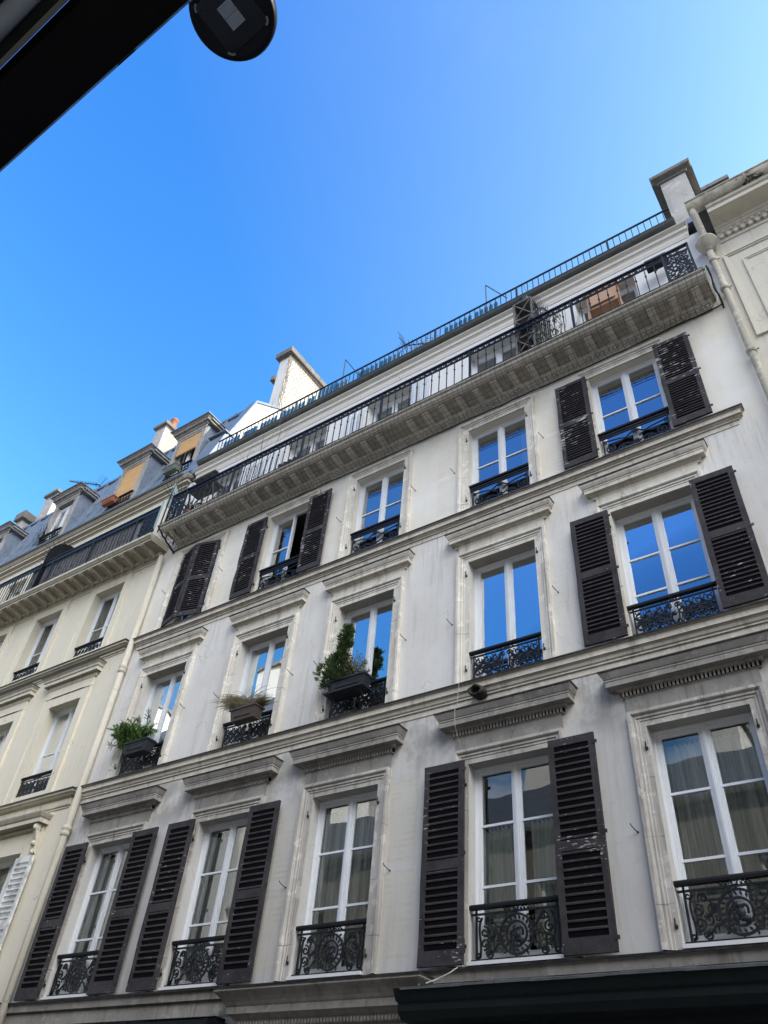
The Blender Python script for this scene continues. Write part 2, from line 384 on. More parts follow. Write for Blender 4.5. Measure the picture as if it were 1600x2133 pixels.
def rail_low():      # cast panel with a wreathed medallion
    w, h = 1.07, .56; mb = MB(); hw = w/2
    mb.box(-hw, hw, -.012, .012, 0, .03); mb.box(-hw, hw, -.01, .01, h-.105, h-.085)
    for x in (-hw+.06, hw-.06): mb.box(x-.01, x+.01, -.01, .01, .03, h-.04)
    cz = .245
    for r, ww in ((.192, .022), (.118, .02)): mb.flat(arc(0, cz, r, 0, 2*PI, 32), ww, .02)
    for k in range(20):
        a = 2*PI*k/20
        leafblade(mb, .135*math.cos(a), cz+.135*math.sin(a), a+.5, .06, .012)
        if k % 2: leafblade(mb, .2*math.cos(a), cz+.2*math.sin(a), a-.6, .045, .012)
    # figure inside the medallion
    mb.smooth = True
    mb.ball((-.015, 0, cz+.055), .032, 8, (1, .5, 1)); mb.ball((.0, 0, cz-.01), .045, 8, (1, .4, 1.1)); mb.ball((.03, 0, cz-.06), .04, 8, (1.3, .4, .7)); mb.ball((-.045, 0, cz-.05), .03, 8, (1, .4, 1.2))
    mb.smooth = False
    mb.flat(bez((.01, cz+.03), (.06, cz+.08), (.08, cz+.04), (.07, cz-.02)), .022, .02)
    mb.flat(bez((-.02, cz+.02), (-.09, cz+.05), (-.08, cz-.04), (-.03, cz-.09)), .02, .02)
    mb.flat(bez((.02, cz-.04), (.08, cz-.05), (.07, cz-.1), (.03, cz-.1)), .02, .02)
    for s in (-1, 1):
        mb.flat([(s*x, y, z) for x, y, z in bez((.455, .03), (.36, .12), (.50, .32), (.40, .43))], .018, .018)
        mb.flat([(s*x, y, z) for x, y, z in spiral(.375, .285, .058, .012, 1.4, 1.3)], .015, .018)
        mb.flat([(s*x, y, z) for x, y, z in spiral(.375, .17, .058, .012, -1.4, -1.3)], .015, .018)
        mb.flat([(s*x, y, z) for x, y, z in spiral(.31, .39, .05, .012, -.6, 1.25)], .015, .018)
        mb.flat([(s*x, y, z) for x, y, z in spiral(.31, .075, .045, .012, .6, -1.25)], .015, .018)
        mb.flat([(s*x, y, z) for x, y, z in bez((.17, .33), (.24, .28), (.25, .40), (.34, .42))], .016, .018)
        mb.flat([(s*x, y, z) for x, y, z in bez((.17, .15), (.24, .20), (.25, .08), (.34, .06))], .016, .018)
        mb.flat([(s*x, y, z) for x, y, z in bez((.19, .245), (.25, .30), (.28, .20), (.33, .235))], .016, .018)
        for k in range(6): leafblade(mb, s*(.22+.018*k), .245+.02*math.sin(k), PI/2+s*.3*k if k % 2 else -PI/2, .05, .011)
        for k in range(5): leafblade(mb, s*.045+s*.02*k, h-.062, (0 if s > 0 else PI)+(.7 if k % 2 else -.7), .05, .014)
        mb.flat([(s*x, y, z) for x, y, z in spiral(.445, .42, .03, .01, 3, 1.)], .014, .018)
        mb.flat([(s*x, y, z) for x, y, z in spiral(.445, .06, .03, .01, 0, 1.)], .014, .018)
    mb.flat(arc(0, h-.062, .026, 0, 2*PI, 14), .013, .02)
    mb.cur = 1
    mb.extr([(-.032, h-.045), (-.036, h-.02), (-.028, h), (.028, h), (.036, h-.02), (.032, h-.045)], -hw-.015, hw+.015)
    return mb.mesh('railing', ['iron', 'handrail'])

def rail_mid():      # dense panel of interlocked scrolls
    w, h = 1.07, .45; mb = MB(); hw = w/2
    mb.box(-hw, hw, -.012, .012, 0, .025); mb.box(-hw, hw, -.01, .01, h-.10, h-.08)
    for x in (-hw+.05, hw-.05): mb.box(x-.01, x+.01, -.01, .01, .025, h-.035)
    for s in (-1, 1):
        F = lambda P: [(s*x, y, z) for x, y, z in P]
        for cx in (.42, .29, .16):
            mb.flat(F(spiral(cx, .27, .062, .012, 2.6, 1.35)), .017, .018)
            mb.flat(F(spiral(cx, .10, .062, .012, -2.6, -1.35)), .017, .018)
            mb.flat(F(spiral(cx-.065, .185, .05, .012, 0, 1.2)), .015, .018)
            mb.flat(F(bez((cx+.06, .27), (cx+.05, .18), (cx-.09, .2), (cx-.08, .08))), .016, .018)
            mb.flat(F(bez((cx+.06, .10), (cx+.05, .19), (cx-.09, .17), (cx-.08, .29))), .016, .018)
            for k in range(5):
                a = .7+1.25*k
                leafblade(mb, s*(cx+.0), .185, a, .055, .013)
                leafblade(mb, s*(cx+.05*math.cos(a)), .27+.05*math.sin(a), a+1, .04, .011)
                leafblade(mb, s*(cx+.05*math.cos(a)), .10+.05*math.sin(a), a+1, .04, .011)
        mb.flat(F(spiral(.05, .29, .04, .01, 0, 1.2)), .015, .018); mb.flat(F(spiral(.05, .06, .04, .01, 0, -1.2)), .015, .018)
        mb.flat(F(bez((0, .03), (.1, .12), (.02, .2), (.06, .33))), .016, .018)
        for k in range(4): leafblade(mb, s*(.035+.025*k), h-.057, (0 if s > 0 else PI)+(.8 if k % 2 else -.8), .045, .013)
    mb.smooth = True; mb.ball((0, 0, .18), .035, 8, (1, .4, 1)); mb.smooth = False
    mb.flat(arc(0, h-.057, .024, 0, 2*PI, 14), .013, .02)
    mb.cur = 1
    mb.extr([(-.032, h-.04), (-.034, h-.018), (-.026, h), (.026, h), (.034, h-.018), (.032, h-.04)], -hw-.015, hw+.015)
    return mb.mesh('railing', ['iron', 'handrail'])

def rail_high():     # long crossing curves, rosette and corner volutes
    w, h = 1.07, .50; mb = MB(); hw = w/2
    mb.box(-hw, hw, -.012, .012, 0, .022); mb.box(-hw, hw, -.012, .012, h-.145, h-.115); mb.box(-hw, hw, -.02, .02, h-.10, h-.075)
    for x in (-hw+.045, hw-.045): mb.box(x-.011, x+.011, -.01, .01, .02, h-.03)
    for s in (-1, 1):
        F = lambda P: [(s*x, y, z) for x, y, z in P]
        mb.flat(F(spiral(.40, .11, .085, .012, 1.9, 1.6, 26)), .017, .018)
        mb.flat(F(bez((.37, .19), (.28, .16), (.16, .20), (.05, .30))), .016, .018)
        mb.flat(F(bez((.30, .02), (.22, .18), (.12, .08), (.04, .06))), .016, .018)
        mb.flat(F(bez((.48, .30), (.36, .26), (.22, .30), (.05, .16))), .014, .018)
        mb.flat(F(arc(.29, h-.11, .032, 0, 2*PI, 14)), .014, .018)
        mb.flat(F(spiral(.46, .27, .035, .01, 0, 1.2)), .013, .018)
        mb.flat(F(spiral(.2, .05, .035, .01, 0, 1.2)), .013, .018)
        for k in range(4): leafblade(mb, s*(.4+.05*math.cos(k*1.6)), .07+.04*math.sin(k*1.6), k*1.5, .05, .012)
    for zz in (.30, .07):
        for k in range(8): leafblade(mb, 0, zz, 2*PI*k/8+.2, .062, .017, 0, .016)
        mb.flat(arc(0, zz, .02, 0, 2*PI, 12), .012, .022)
    mb.cur = 1
    mb.extr([(-.032, h-.045), (-.034, h-.018), (-.026, h), (.026, h), (.034, h-.018), (.032, h-.045)], -hw-.015, hw+.015)
    return mb.mesh('railing', ['iron', 'handrail'])

def rail_small():    # plain low guard of the cream house
    w, h = 1.02, .30; mb = MB(); hw = w/2
    mb.box(-hw, hw, -.01, .01, 0, .02); mb.box(-hw, hw, -.01, .01, h-.08, h-.065)
    for s in (-1, 1):
        F = lambda P: [(s*x, y, z) for x, y, z in P]
        for cx in (.43, .31, .19, .07):
            mb.flat(F(spiral(cx, .12, .055, .012, 1., 1.4)), .015, .016)
            mb.flat(F(bez((cx+.06, .02), (cx+.0, .1), (cx+.02, .16), (cx-.06, .22))), .014, .016)
    mb.cur = 1
    mb.box(-hw-.015, hw+.015, -.03, .03, h-.035, h)
    return mb.mesh('railing', ['iron', 'handrail'])

def window_meshes(w, h, bars, open_right=False, fw=.036):
    """frame with two casements; origin at the middle of the sill, front of the frame at y=0"""
    f = MB(); hw = w/2
    f.surround(-hw+fw, hw-fw, 0, h-fw, [(0, -.03), (0, .0), (fw*.45, 0), (fw*.45, .012), (fw, .012), (fw, -.05)])
    f.box(-hw, hw, -.01, .05, 0, .05)
    f.box(-hw-.05, hw+.05, -.012, .04, h+.0, h+.03)
    g = MB()
    cas = [(-hw+fw+.002, -.020), (.020, hw-fw-.002)]
    sw = .034
    for i, (a, b) in enumerate(cas):
        if open_right and i == 1: continue
        z0, z1 = .052, h-fw-.002
        f.box(a, a+sw, .008, .05, z0, z1); f.box(b-sw, b, .008, .05, z0, z1)
        f.box(a+sw, b-sw, .009, .05, z0, z0+.075); f.box(a+sw, b-sw, .009, .05, z1-sw, z1)
        for zb in bars: f.box(a+sw, b-sw, .012, .046, zb-.014, zb+.014)
        # glazing bead, one step back
        f.box(a+sw, a+sw+.012, .018, .045, z0+.075, z1-sw); f.box(b-sw-.012, b-sw, .018, .045, z0+.075, z1-sw)
        f.box(a+sw+.012, b-sw-.012, .019, .045, z1-sw-.012, z1-sw)
        g.quad((a+.01, .03, z0+.01), (b-.01, .03, z0+.01), (b-.01, .03, z1-.01), (a+.01, .03, z1-.01))
    if open_right:
        f.box(-.05, -.005, .0, .06, .052, h-fw)
        # right casement swung into the room, hinged on the right jamb
        xh = hw-fw; ang = math.radians(38); L_ = .47
        for t0, t1, z0, z1 in ((0, .05, .05, h-fw), (L_-.05, L_, .05, h-fw), (.05, L_-.05, .05, .12), (.05, L_-.05, h-fw-.05, h-fw)):
            p = [(xh-t*math.cos(ang)+o*math.sin(ang), .05+t*math.sin(ang)+o*math.cos(ang)) for t, o in ((t0, 0), (t1, 0), (t1, .04), (t0, .04))]
            f.add([(x, y, z0) for x, y in p]+[(x, y, z1) for x, y in p], [(0,1,2,3),(4,5,6,7),(0,1,5,4),(1,2,6,5),(2,3,7,6),(3,0,4,7)])
        q = [(xh-t*math.cos(ang)+.02*math.sin(ang), .05+t*math.sin(ang)+.02*math.cos(ang)) for t in (.04, L_-.04)]
        g.quad((q[1][0], q[1][1], .1), (q[0][0], q[0][1], .1), (q[0][0], q[0][1], h-fw-.04), (q[1][0], q[1][1], h-fw-.04))
    else:
        f.box(-.0199, .0199, .006, .05, .05, h-fw)
        f.box(-.030, .030, -.006, .007, .05, h-fw); f.box(-.012, .012, -.016, -.006, .05, h-fw)
    r = MB(); d = 2.2
    hw -= .012; z0, z1 = .03, h-.02
    r.quad((-hw, .075, z0), (-hw-.8, d, z0), (-hw-.8, d, z1), (-hw, .075, z1)); r.quad((hw, .075, z0), (hw+.8, d, z0), (hw+.8, d, z1), (hw, .075, z1))
    r.quad((-hw, .075, z1), (-hw-.8, d, z1), (hw+.8, d, z1), (hw, .075, z1)); r.quad((-hw, .075, z0), (-hw-.8, d, z0), (hw+.8, d, z0), (hw, .075, z0))
    r.quad((-hw-.8, d, z0), (hw+.8, d, z0), (hw+.8, d, z1), (-hw-.8, d, z1))
    return f.mesh('window', 'pvc'), g, r.mesh('interior', 'dark')

def curtain_mesh(x0, x1, z0, z1, seed, amp=.018, pleats=16, mat='sheer'):
    rnd = random.Random(seed); mb = MB(); mb.smooth = True; nx = pleats*6; nz = 5
    ph = [rnd.uniform(0, 6) for _ in range(4)]
    rings = []
    for j in range(nz+1):
        t = j/nz; row = []
        for i in range(nx+1):
            u = i/nx
            y = amp*math.sin(u*pleats*2*PI+ph[0]+.8*math.sin(u*9+ph[1])+.5*t*math.sin(ph[2]+u*5)) + .4*amp*math.sin(u*pleats*.7*PI+ph[3]+t)
            row.append((x0+(x1-x0)*u+.01*math.sin(6*t+u*8), y, z1+(z0-z1)*t + (.02*math.sin(u*pleats*2*PI) if j == 0 else 0)))
        rings.append(row)
    mb.loft(rings); return mb.mesh('curtain', mat)

def shutter_mesh(w, h, n, mat, mid=.52, seed=0, bottom=.15, top=.075, stile=.068, warp=.006):
    """louvred leaf folded back on the wall; origin bottom centre, face at y=0 looking to -y"""
    rnd = random.Random(seed); mb = MB(); hw = w/2; T = .036
    jag = lambda: rnd.uniform(-warp, warp)
    for a, b in ((-hw, -hw+stile), (hw-stile, hw)):
        zs = [h*i/8 for i in range(9)]
        rings = [[(a+(jag() if a < 0 else 0), 0, z), (b+(jag() if a > 0 else 0), 0, z), (b, T, z), (a, T, z)] for z in zs]
        mb.loft(rings, closed=True, caps=True)
    x0, x1 = -hw+stile, hw-stile
    mb.box(x0, x1, .003, T-.003, .0, bottom); mb.box(x0, x1, .003, T-.003, h-top, h)
    zm = h*mid
    if mid: mb.box(x0, x1, .003, T-.003, zm-.055, zm+.055)
    sp = (h-bottom-top)/n
    for k in range(n):
        z = bottom + (k+.5)*sp
        if mid and abs(z-zm) < .045: continue
        j = rnd.uniform(-.004, .004); t = rnd.uniform(-.004, .004)
        dz = sp*.42; th = .0085
        # outer edge high, inner edge low
        mb.cur = 1  # slat body near-black: the shade of the gap is in its colour
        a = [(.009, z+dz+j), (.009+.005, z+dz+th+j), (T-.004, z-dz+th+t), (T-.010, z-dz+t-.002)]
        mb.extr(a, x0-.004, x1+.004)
        mb.cur = 0                                   # rounded outer nose of the slat
        ns = sp*.17
        mb.extr([(.003, z+dz-ns+j), (.001, z+dz+j), (.004, z+dz+ns*.8+j), (.0085, z+dz+ns*.8+j), (.0085, z+dz-ns+j)], x0-.003, x1+.003)
    # hinge straps and pins
    for z in (.12, h*.5, h-.12):
        mb.box(hw-.02, hw+.035, -.006, .0, z-.02, z+.02)
    return mb.mesh('shutter', [mat, 'gapshade' if mat != 'shutwhite' else mat])

# ------------------------------------------------------------------ wall with real openings
def wall_grid(mb, x0, x1, z0, z1, holes, y=0., reveal=.25, ghosts=()):
    xs = sorted({x0, x1, *[v for h in holes for v in h[:2]], *[v for g in ghosts for v in g[:2]]})
    zs = sorted({z0, z1, *[v for h in holes for v in h[2:4]], *[v for g in ghosts for v in g[2:4]]})
    xs = [x for x in xs if x0-1e-6 <= x <= x1+1e-6]; zs = [z for z in zs if z0-1e-6 <= z <= z1+1e-6]
    for i in range(len(xs)-1):
        for j in range(len(zs)-1):
            cx, cz = (xs[i]+xs[i+1])/2, (zs[j]+zs[j+1])/2
            if any(h[0] < cx < h[1] and h[2] < cz < h[3] for h in holes): continue
            mb.curg = max([0.]+[g[4] for g in ghosts if g[0] < cx < g[1] and g[2] < cz < g[3]])
            mb.quad((xs[i], y, zs[j]), (xs[i+1], y, zs[j]), (xs[i+1], y, zs[j+1]), (xs[i], y, zs[j+1]))
    mb.curg = 0.
    for h in holes:
        a, b, c, d = h[:4]; r = h[4] if len(h) > 4 else reveal
        mb.quad((a, y, c), (a, y+r, c), (a, y+r, d), (a, y, d)); mb.quad((b, y, c), (b, y, d), (b, y+r, d), (b, y+r, c))
        mb.quad((a, y, d), (a, y+r, d), (b, y+r, d), (b, y, d)); mb.quad((a, y, c), (b, y, c), (b, y+r, c), (a, y+r, c))

SUN = 4.5
SKY = ((2.6, 90., 1.2), (1.7, 16.0, 1.15), (.6, 2.75, 1.3))
HAZE = (.16, .11, .0)
DEEP = (.19, .30, .53)
CLOUD_FILL_LOW = (.9, 1.0, 1.15)
CLOUD_FILL_HIGH = (6.3, 6.4, 6.5)  # high bank out of view, added to light the facade
DEEP2 = (.85, .68, .80)
# ================================================================== THE GREY-WHITE APARTMENT HOUSE
BX = [-11.15, -8.66, -6.46, -4.0, -1.745]
HWD = .55; XL, XR = -12.55, .12
F1, F2, F3 = (3.69, 5.88), (7.06, 9.11), (10.26, 12.13)
house = empty('apartment_house', (-6.2, 0, 0), 'tall grey-white apartment house with brown louvred shutters, iron window guards and a long netted balcony', 'apartment house')

holes, ghosts = [], []
for x in BX:
    for z0, z1 in (F1, F2, F3): holes.append((x-HWD, x+HWD, z0, z1, .27))
def gh(b, f, side, v):
    v *= (1., .45, .6)[f-1]
    x = BX[b]; z0, z1 = (F1, F2, F3)[f-1]
    a, c = (x+.74, x+1.17) if side > 0 else (x-1.17, x-.74)
    zm = (z0+z1)/2
    ghosts.append((a, c, z0+.08, zm-.04, v)); ghosts.append((a, c, zm+.04, z1-.02, v))
for b, f, s, v in ((2,1,1,.75),(2,1,-1,.75),(0,2,1,.5),(1,2,-1,.6),(1,2,1,.4),(2,2,-1,.5),(2,2,1,.55),(3,2,-1,.4),(3,2,1,.55),(3,3,-1,1.),(3,3,1,1.),(2,3,-1,.6),(0,3,1,.9),(0,3,-1,.8)): gh(b, f, s, v)
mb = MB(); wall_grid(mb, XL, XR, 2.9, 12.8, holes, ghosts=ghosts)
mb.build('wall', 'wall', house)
# ground floor, mostly under the shopfront
mb = MB(); wall_grid(mb, XL, XR, 0, 2.9, [(-11.9, -8.3, .25, 2.75, .4), (-4.6, -.5, .25, 2.9, .4), (-7.3, -5.6, 0.02, 2.6, .4)])
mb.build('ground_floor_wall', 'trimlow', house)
g = MB()
for a, b, c, d in ((-11.9, -8.3, .25, 2.75), (-4.6, -.5, .25, 2.9), (-7.3, -5.6, .02, 2.6)): g.quad((a, .38, c), (b, .38, c), (b, .38, d), (a, .38, d))
g.build('shop_window', 'shopgreen', house)

# ---- horizontal courses with their lead cappings
def ledge(z_top, x0, x1, mat, p, deep, el=1., er=1.):
    mb = MB()
    mb.cornice(x0, x1, [(.012, z_top-deep), (.012, z_top-deep+.075), (.034, z_top-deep+.08), (.034, z_top-deep+.10), (.05, z_top-deep+.115), (.062, z_top-deep+.15), (p-.045, z_top-.11), (p-.03, z_top-.105), (p-.03, z_top-.03), (p-.004, z_top-.018), (p, z_top-.008)], el=el, er=er)
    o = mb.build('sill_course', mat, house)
    f = MB(); f.cornice(x0, x1, [(p+.010, z_top-.014), (p+.014, z_top+.004), (.0, z_top+.03)], el=el, er=er)
    f.build('lead_capping', 'flash', o)
ledge(6.98, -12.45, .04, 'trim', .125, .28)
ledge(10.11, -12.36, -.40, 'trim', .12, .24)
mb = MB(); mb.cornice(-12.45, .04, [(.01, 3.34), (.01, 3.50), (.05, 3.52), (.06, 3.60), (.085, 3.625)])
o = mb.build('sill_course', 'trimlow', house)
f = MB(); f.cornice(-12.45, .04, [(.095, 3.62), (.10, 3.64), (.0, 3.66)]); f.build('lead_capping', 'flash', o)

# ---- surrounds and hoods
PROF = [(0, .0), (0, .022), (.062, .022), (.066, .03), (.09, .03), (.10, .044), (.125, .044), (.135, .058), (.15, .07), (.185, .07), (.185, 0)]
def surround(b, zb, zt, mat):
    x = BX[b]; mb = MB(); mb.surround(x-HWD, x+HWD, zb, zt, PROF)
    # bed joints in the jambs, as thin shadow gaps
    return mb.build('window_surround', mat, house)
for b in range(5):
    x = BX[b]
    # first floor: dentilled hood
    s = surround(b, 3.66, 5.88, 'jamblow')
    mb = MB()
    fz = MB(); fz.box(x-.733, x+.733, -.028, .0, 6.068, 6.268); fz.build('frieze', 'frieze', s)
    mb.cornice(x-.735, x+.735, [(.03, 6.262), (.036, 6.275), (.036, 6.33), (.06, 6.335), (.075, 6.365), (.08, 6.368), (.165, 6.372), (.165, 6.435), (.172, 6.44), (.172, 6.462), (.18, 6.468), (.195, 6.50), (.21, 6.535), (.212, 6.556)])
    mb.cur = 1; mb.cornice(x-.735, x+.735, [(.0375, 6.277), (.0375, 6.330)], top=False, bottom=False); mb.cur = 0  # near-black strip paints the shade between the dentils
    n = 34
    for k in range(n):
        xx = x-.765+1.53*(k+.5)/n
        mb.box(xx-.0115, xx+.0115, -.060, -.030, 6.270, 6.332)
    h = mb.build('window_hood', ['trimlow', 'gapshade'], s)
    f = MB(); f.cornice(x-.735, x+.735, [(.222, 6.548), (.226, 6.566), (.0, 6.60)]); f.build('lead_capping', 'flash', s)
    # second floor: plain hood
    s = surround(b, 7.01, 9.11, 'jamb')
    mb = MB()
    mb.box(x-.72, x+.72, -.026, .0, 9.296, 9.45)
    mb.cornice(x-.735, x+.735, [(.028, 9.44), (.03, 9.475), (.05, 9.50), (.055, 9.51), (.11, 9.515), (.11, 9.575), (.118, 9.58), (.118, 9.60), (.13, 9.61), (.15, 9.65), (.155, 9.665), (.155, 9.69)])
    mb.build('window_hood', 'trim', s)
    f = MB(); f.cornice(x-.735, x+.735, [(.165, 9.683), (.168, 9.70), (.0, 9.735)]); f.build('lead_capping', 'flash', s)
    # third floor: no hood
    surround(b, 10.14, 12.13, 'jamb')

# ---- windows
wl, gl_, rl = window_meshes(1.10, F1[1]-F1[0], (.80, 1.48))
g_low = gl_.mesh('pane', 'glasslow')
wm, gm_, rm = window_meshes(1.10, F2[1]-F2[0], ())
g_mid = gm_.mesh('pane', 'glass')
wmb, gmb_, rmb = window_meshes(1.10, F2[1]-F2[0], (.72, 1.30))
g_midb = gmb_.mesh('pane', 'glass')
wh, gh_, rh = window_meshes(1.10, F3[1]-F3[0], (1.02,))
g_high = gh_.mesh('pane', 'glass')
who, gho_, rho = window_meshes(1.10, F3[1]-F3[0], (1.02,), open_right=True)
g_higho = gho_.mesh('pane', 'glass')
RL, RM, RH = rail_low(), rail_mid(), rail_high()
cur_low = [curtain_mesh(-.5, .5, .06, 2.05, i, .022, 15+3*i) for i in range(3)]
cur_cafe = curtain_mesh(-.5, -.02, .06, 1.46, 9, .03, 8, 'sheerbright'); cur_cafe2 = curtain_mesh(.12, .5, .06, 1.46, 10, .03, 6, 'sheerbright')
cur_side = curtain_mesh(-.5, -.30, .06, 1.98, 12, .03, 4, 'sheerwhite'); cur_side2 = curtain_mesh(.28, .5, .06, 1.98, 13, .03, 5, 'sheerwhite')
Y1, Y2, Y3 = .165, .19, .14
for b in range(5):
    x = BX[b]
    w = inst('window', wl, house, (x, Y1, F1[0])); inst('pane', g_low, w, (x, Y1, F1[0])); inst('interior', rl, w, (x, Y1, F1[0]))
    if b == 3:
        inst('curtain', cur_cafe, w, (x, Y1+.10, F1[0])); inst('curtain', cur_cafe2, w, (x, Y1+.10, F1[0]))
    elif b == 0:
        inst('curtain', curtain_mesh(-.5, .02, .06, 2.05, 31, .02, 8), w, (x, Y1+.12, F1[0]))
    else: inst('curtain', cur_low[b % 3], w, (x, Y1+.11, F1[0]))
    inst('railing', RL, house, (x, .035, F1[0]+.012))
    mb = MB(); mb.box(x-.546, x+.546, -.06, .16, F1[0]-.03, F1[0]+.006); mb.build('window_sill', 'attic', house)
    a, p, r = (wmb, g_midb, rmb) if b == 4 else (wm, g_mid, rm)
    w = inst('window', a, house, (x, Y2, F2[0])); inst('pane', p, w, (x, Y2, F2[0])); inst('interior', r, w, (x, Y2, F2[0]))
    if b in (0, 2): inst('curtain', cur_side, w, (x, Y2+.2, F2[0]))
    if b == 3: inst('curtain', cur_side2, w, (x, Y2+.25, F2[0]))
    inst('railing', RM, house, (x, .03, F2[0]+.012))
    a, p, r = (who, g_higho, rho) if b == 1 else (wh, g_high, rh)
    w = inst('window', a, house, (x, Y3, F3[0]), label='third floor window with one casement swung inwards' if b == 1 else None)
    inst('pane', p, w, (x, Y3, F3[0])); inst('interior', r, w, (x, Y3, F3[0]))
    if b in (2, 3): inst('curtain', cur_side2, w, (x, Y3+.2, F3[0]))
    if b: inst('railing', RH, house, (x, .03, F3[0]+.012))

# ---- shutters
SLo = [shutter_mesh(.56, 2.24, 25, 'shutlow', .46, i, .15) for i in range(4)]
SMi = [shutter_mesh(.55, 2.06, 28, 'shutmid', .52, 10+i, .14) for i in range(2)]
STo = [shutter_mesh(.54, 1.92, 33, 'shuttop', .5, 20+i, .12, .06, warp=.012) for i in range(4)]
def pair(b, meshes, z, off, hw):
    x = BX[b]
    for k, s in enumerate((-1, 1)):
        # folded right back: the face we see is the inner one
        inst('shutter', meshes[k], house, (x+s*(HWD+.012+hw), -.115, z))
pair(0, SLo[:2], 3.665, 0, .28); pair(1, SLo[2:], 3.665, 0, .28); pair(3, (SLo[1], SLo[2]), 3.665, 0, .28)
pair(4, SMi, 7.04, 0, .275)
pair(4, STo[:2], 10.19, 0, .27); pair(1, STo[2:], 10.19, 0, .27)
# third floor, left bay: the pair stands ajar, bulging outwards
zb = 10.19
for xh, s, ang in ((BX[0]-HWD+.0, 1, 15), (BX[0]+HWD-.0, -1, 15)):
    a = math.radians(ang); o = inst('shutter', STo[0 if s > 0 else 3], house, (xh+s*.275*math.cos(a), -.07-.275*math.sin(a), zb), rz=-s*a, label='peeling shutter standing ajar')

# ---- iron stays and small fixings on the wall
hk = MB(); hk.tube([(0, 0, 0), (-.01, -.04, .01), (-.03, -.09, .04), (-.035, -.105, .06)], .0055, 5); hk.ball((0, 0, 0), .012, 6)
HK = hk.mesh('shutter_stay', 'bird')
for b in range(5):
    for s in (-1, 1):
        for z in (4.76, 8.07, 11.2):
            if (b, z) in ((0, 4.76), (1, 4.76), (3, 4.76), (4, 8.07), (4, 11.2), (1, 11.2)): continue
            inst('shutter_stay', HK, house, (BX[b]+s*(.83 if z > 4.8 else .82), 0, z+random.uniform(-.02, .02)))
hg = MB(); hg.tube([(0, .01, -.045), (0, -.022, -.045), (0, -.022, .03)], .008, 5); hg.box(-.014, .014, -.008, .01, -.055, -.02)
HG = hg.mesh('hinge_pin', 'bird')
for b in range(5):
    for s in (-1, 1):
        for z0, z1 in (F1, F2, F3):
            for z in (z0+.2, z1-.22): inst('hinge_pin', HG, house, (BX[b]+s*(HWD+.03), -.024, z))

# ---- the long balcony
zb0, zs = 12.46, 12.80; bx0, bx1 = -12.06, -.19
bal = MB()
bal.cornice(bx0, bx1, [(.012, zb0), (.02, zb0+.02), (.055, zb0+.04), (.06, zb0+.055)], el=.2, er=.2, top=False)
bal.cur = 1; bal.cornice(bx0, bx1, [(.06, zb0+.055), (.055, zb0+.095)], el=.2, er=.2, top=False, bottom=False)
bal.cur = 0; bal.cornice(bx0, bx1, [(.055, zb0+.095), (.10, zb0+.10), (.13, zb0+.125), (.15, zb0+.13)], el=.2, er=.2, top=False, bottom=False)
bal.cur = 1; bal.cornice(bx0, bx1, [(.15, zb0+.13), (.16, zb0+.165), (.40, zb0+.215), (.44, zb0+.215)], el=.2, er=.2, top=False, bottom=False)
bal.cur = 0; bal.cornice(bx0, bx1, [(.44, zb0+.215), (.46, zb0+.205), (.50, zb0+.215), (.52, zb0+.235), (.55, zb0+.245), (.56, zb0+.30), (.585, zb0+.305), (.60, zb0+.315), (.60, zs-.01), (.585, zs)], el=.2, er=.2, bottom=False)
n = 150
for k in range(n):
    xx = bx0-.0 + (bx1-bx0)*(k+.5)/n
    bal.box(xx-.022, xx+.022, -.092, -.058, zb0+.058, zb0+.092)
nm = 34
for k in range(nm):
    xx = bx0+.12+(bx1-bx0-.24)*k/(nm-1)
    if k in (5, 17): continue
    bal.loft([[(q, -.14, zb0+.17), (q, -.42, zb0+.22), (q, -.42, zb0+.17), (q, -.34, zb0+.145), (q, -.20, zb0+.135), (q, -.14, zb0+.11)] for q in (xx-.06, xx+.06)], closed=True, caps=True)
bal = bal.build('balcony', ['soot', 'recessshade'], house)
# railing: bars with collars, Greek-key band, cast end panels
yr = -.565; zr0, zr1 = zs, 13.68
rb = MB()
rb.box(bx0-.02, bx1+.02, yr-.028, yr+.028, zr1-.03, zr1); rb.box(bx0, bx1, yr-.012, yr+.012, zr1-.165, zr1-.145); rb.box(bx0, bx1, yr-.011, yr+.011, zs+.035, zs+.055)
posts = [-11.60, -10.12, -8.15, -6.18, -4.21, -2.21, -.60]
for xx in posts: rb.box(xx-.019, xx+.019, yr-.019, yr+.019, zs, zr1-.03)
for xa, xb in zip(posts, posts[1:]):
    nb = round((xb-xa)/.164)
    for k in range(1, nb):
        x = xa+(xb-xa)*k/nb
        rb.tube([(x, yr, zs+.04), (x, yr, zr1-.15)], .0105, 4)
        rb.box(x-.0145, x+.0145, yr-.0145, yr+.0145, zs+.505, zs+.525)
for x in (bx0, bx1): rb.box(x-.017, x+.017, yr-.017, yr+.017, zs, zr1)
x = bx0+.03                                            # Greek key
zt, zl = zr1-.04, zr1-.135
while x < bx1-.12:
    for a, b_, c, d in ((0, .012, zl, zt), (.0, .085, zt-.012, zt), (.073, .085, zl+.03, zt), (.03, .085, zl+.03, zl+.042), (.03, .042, zl+.03, zt-.032), (.0, .115, zl, zl+.012)):
        rb.box(x+a, x+b_, yr-.008, yr+.008, c, d)
    x += .115
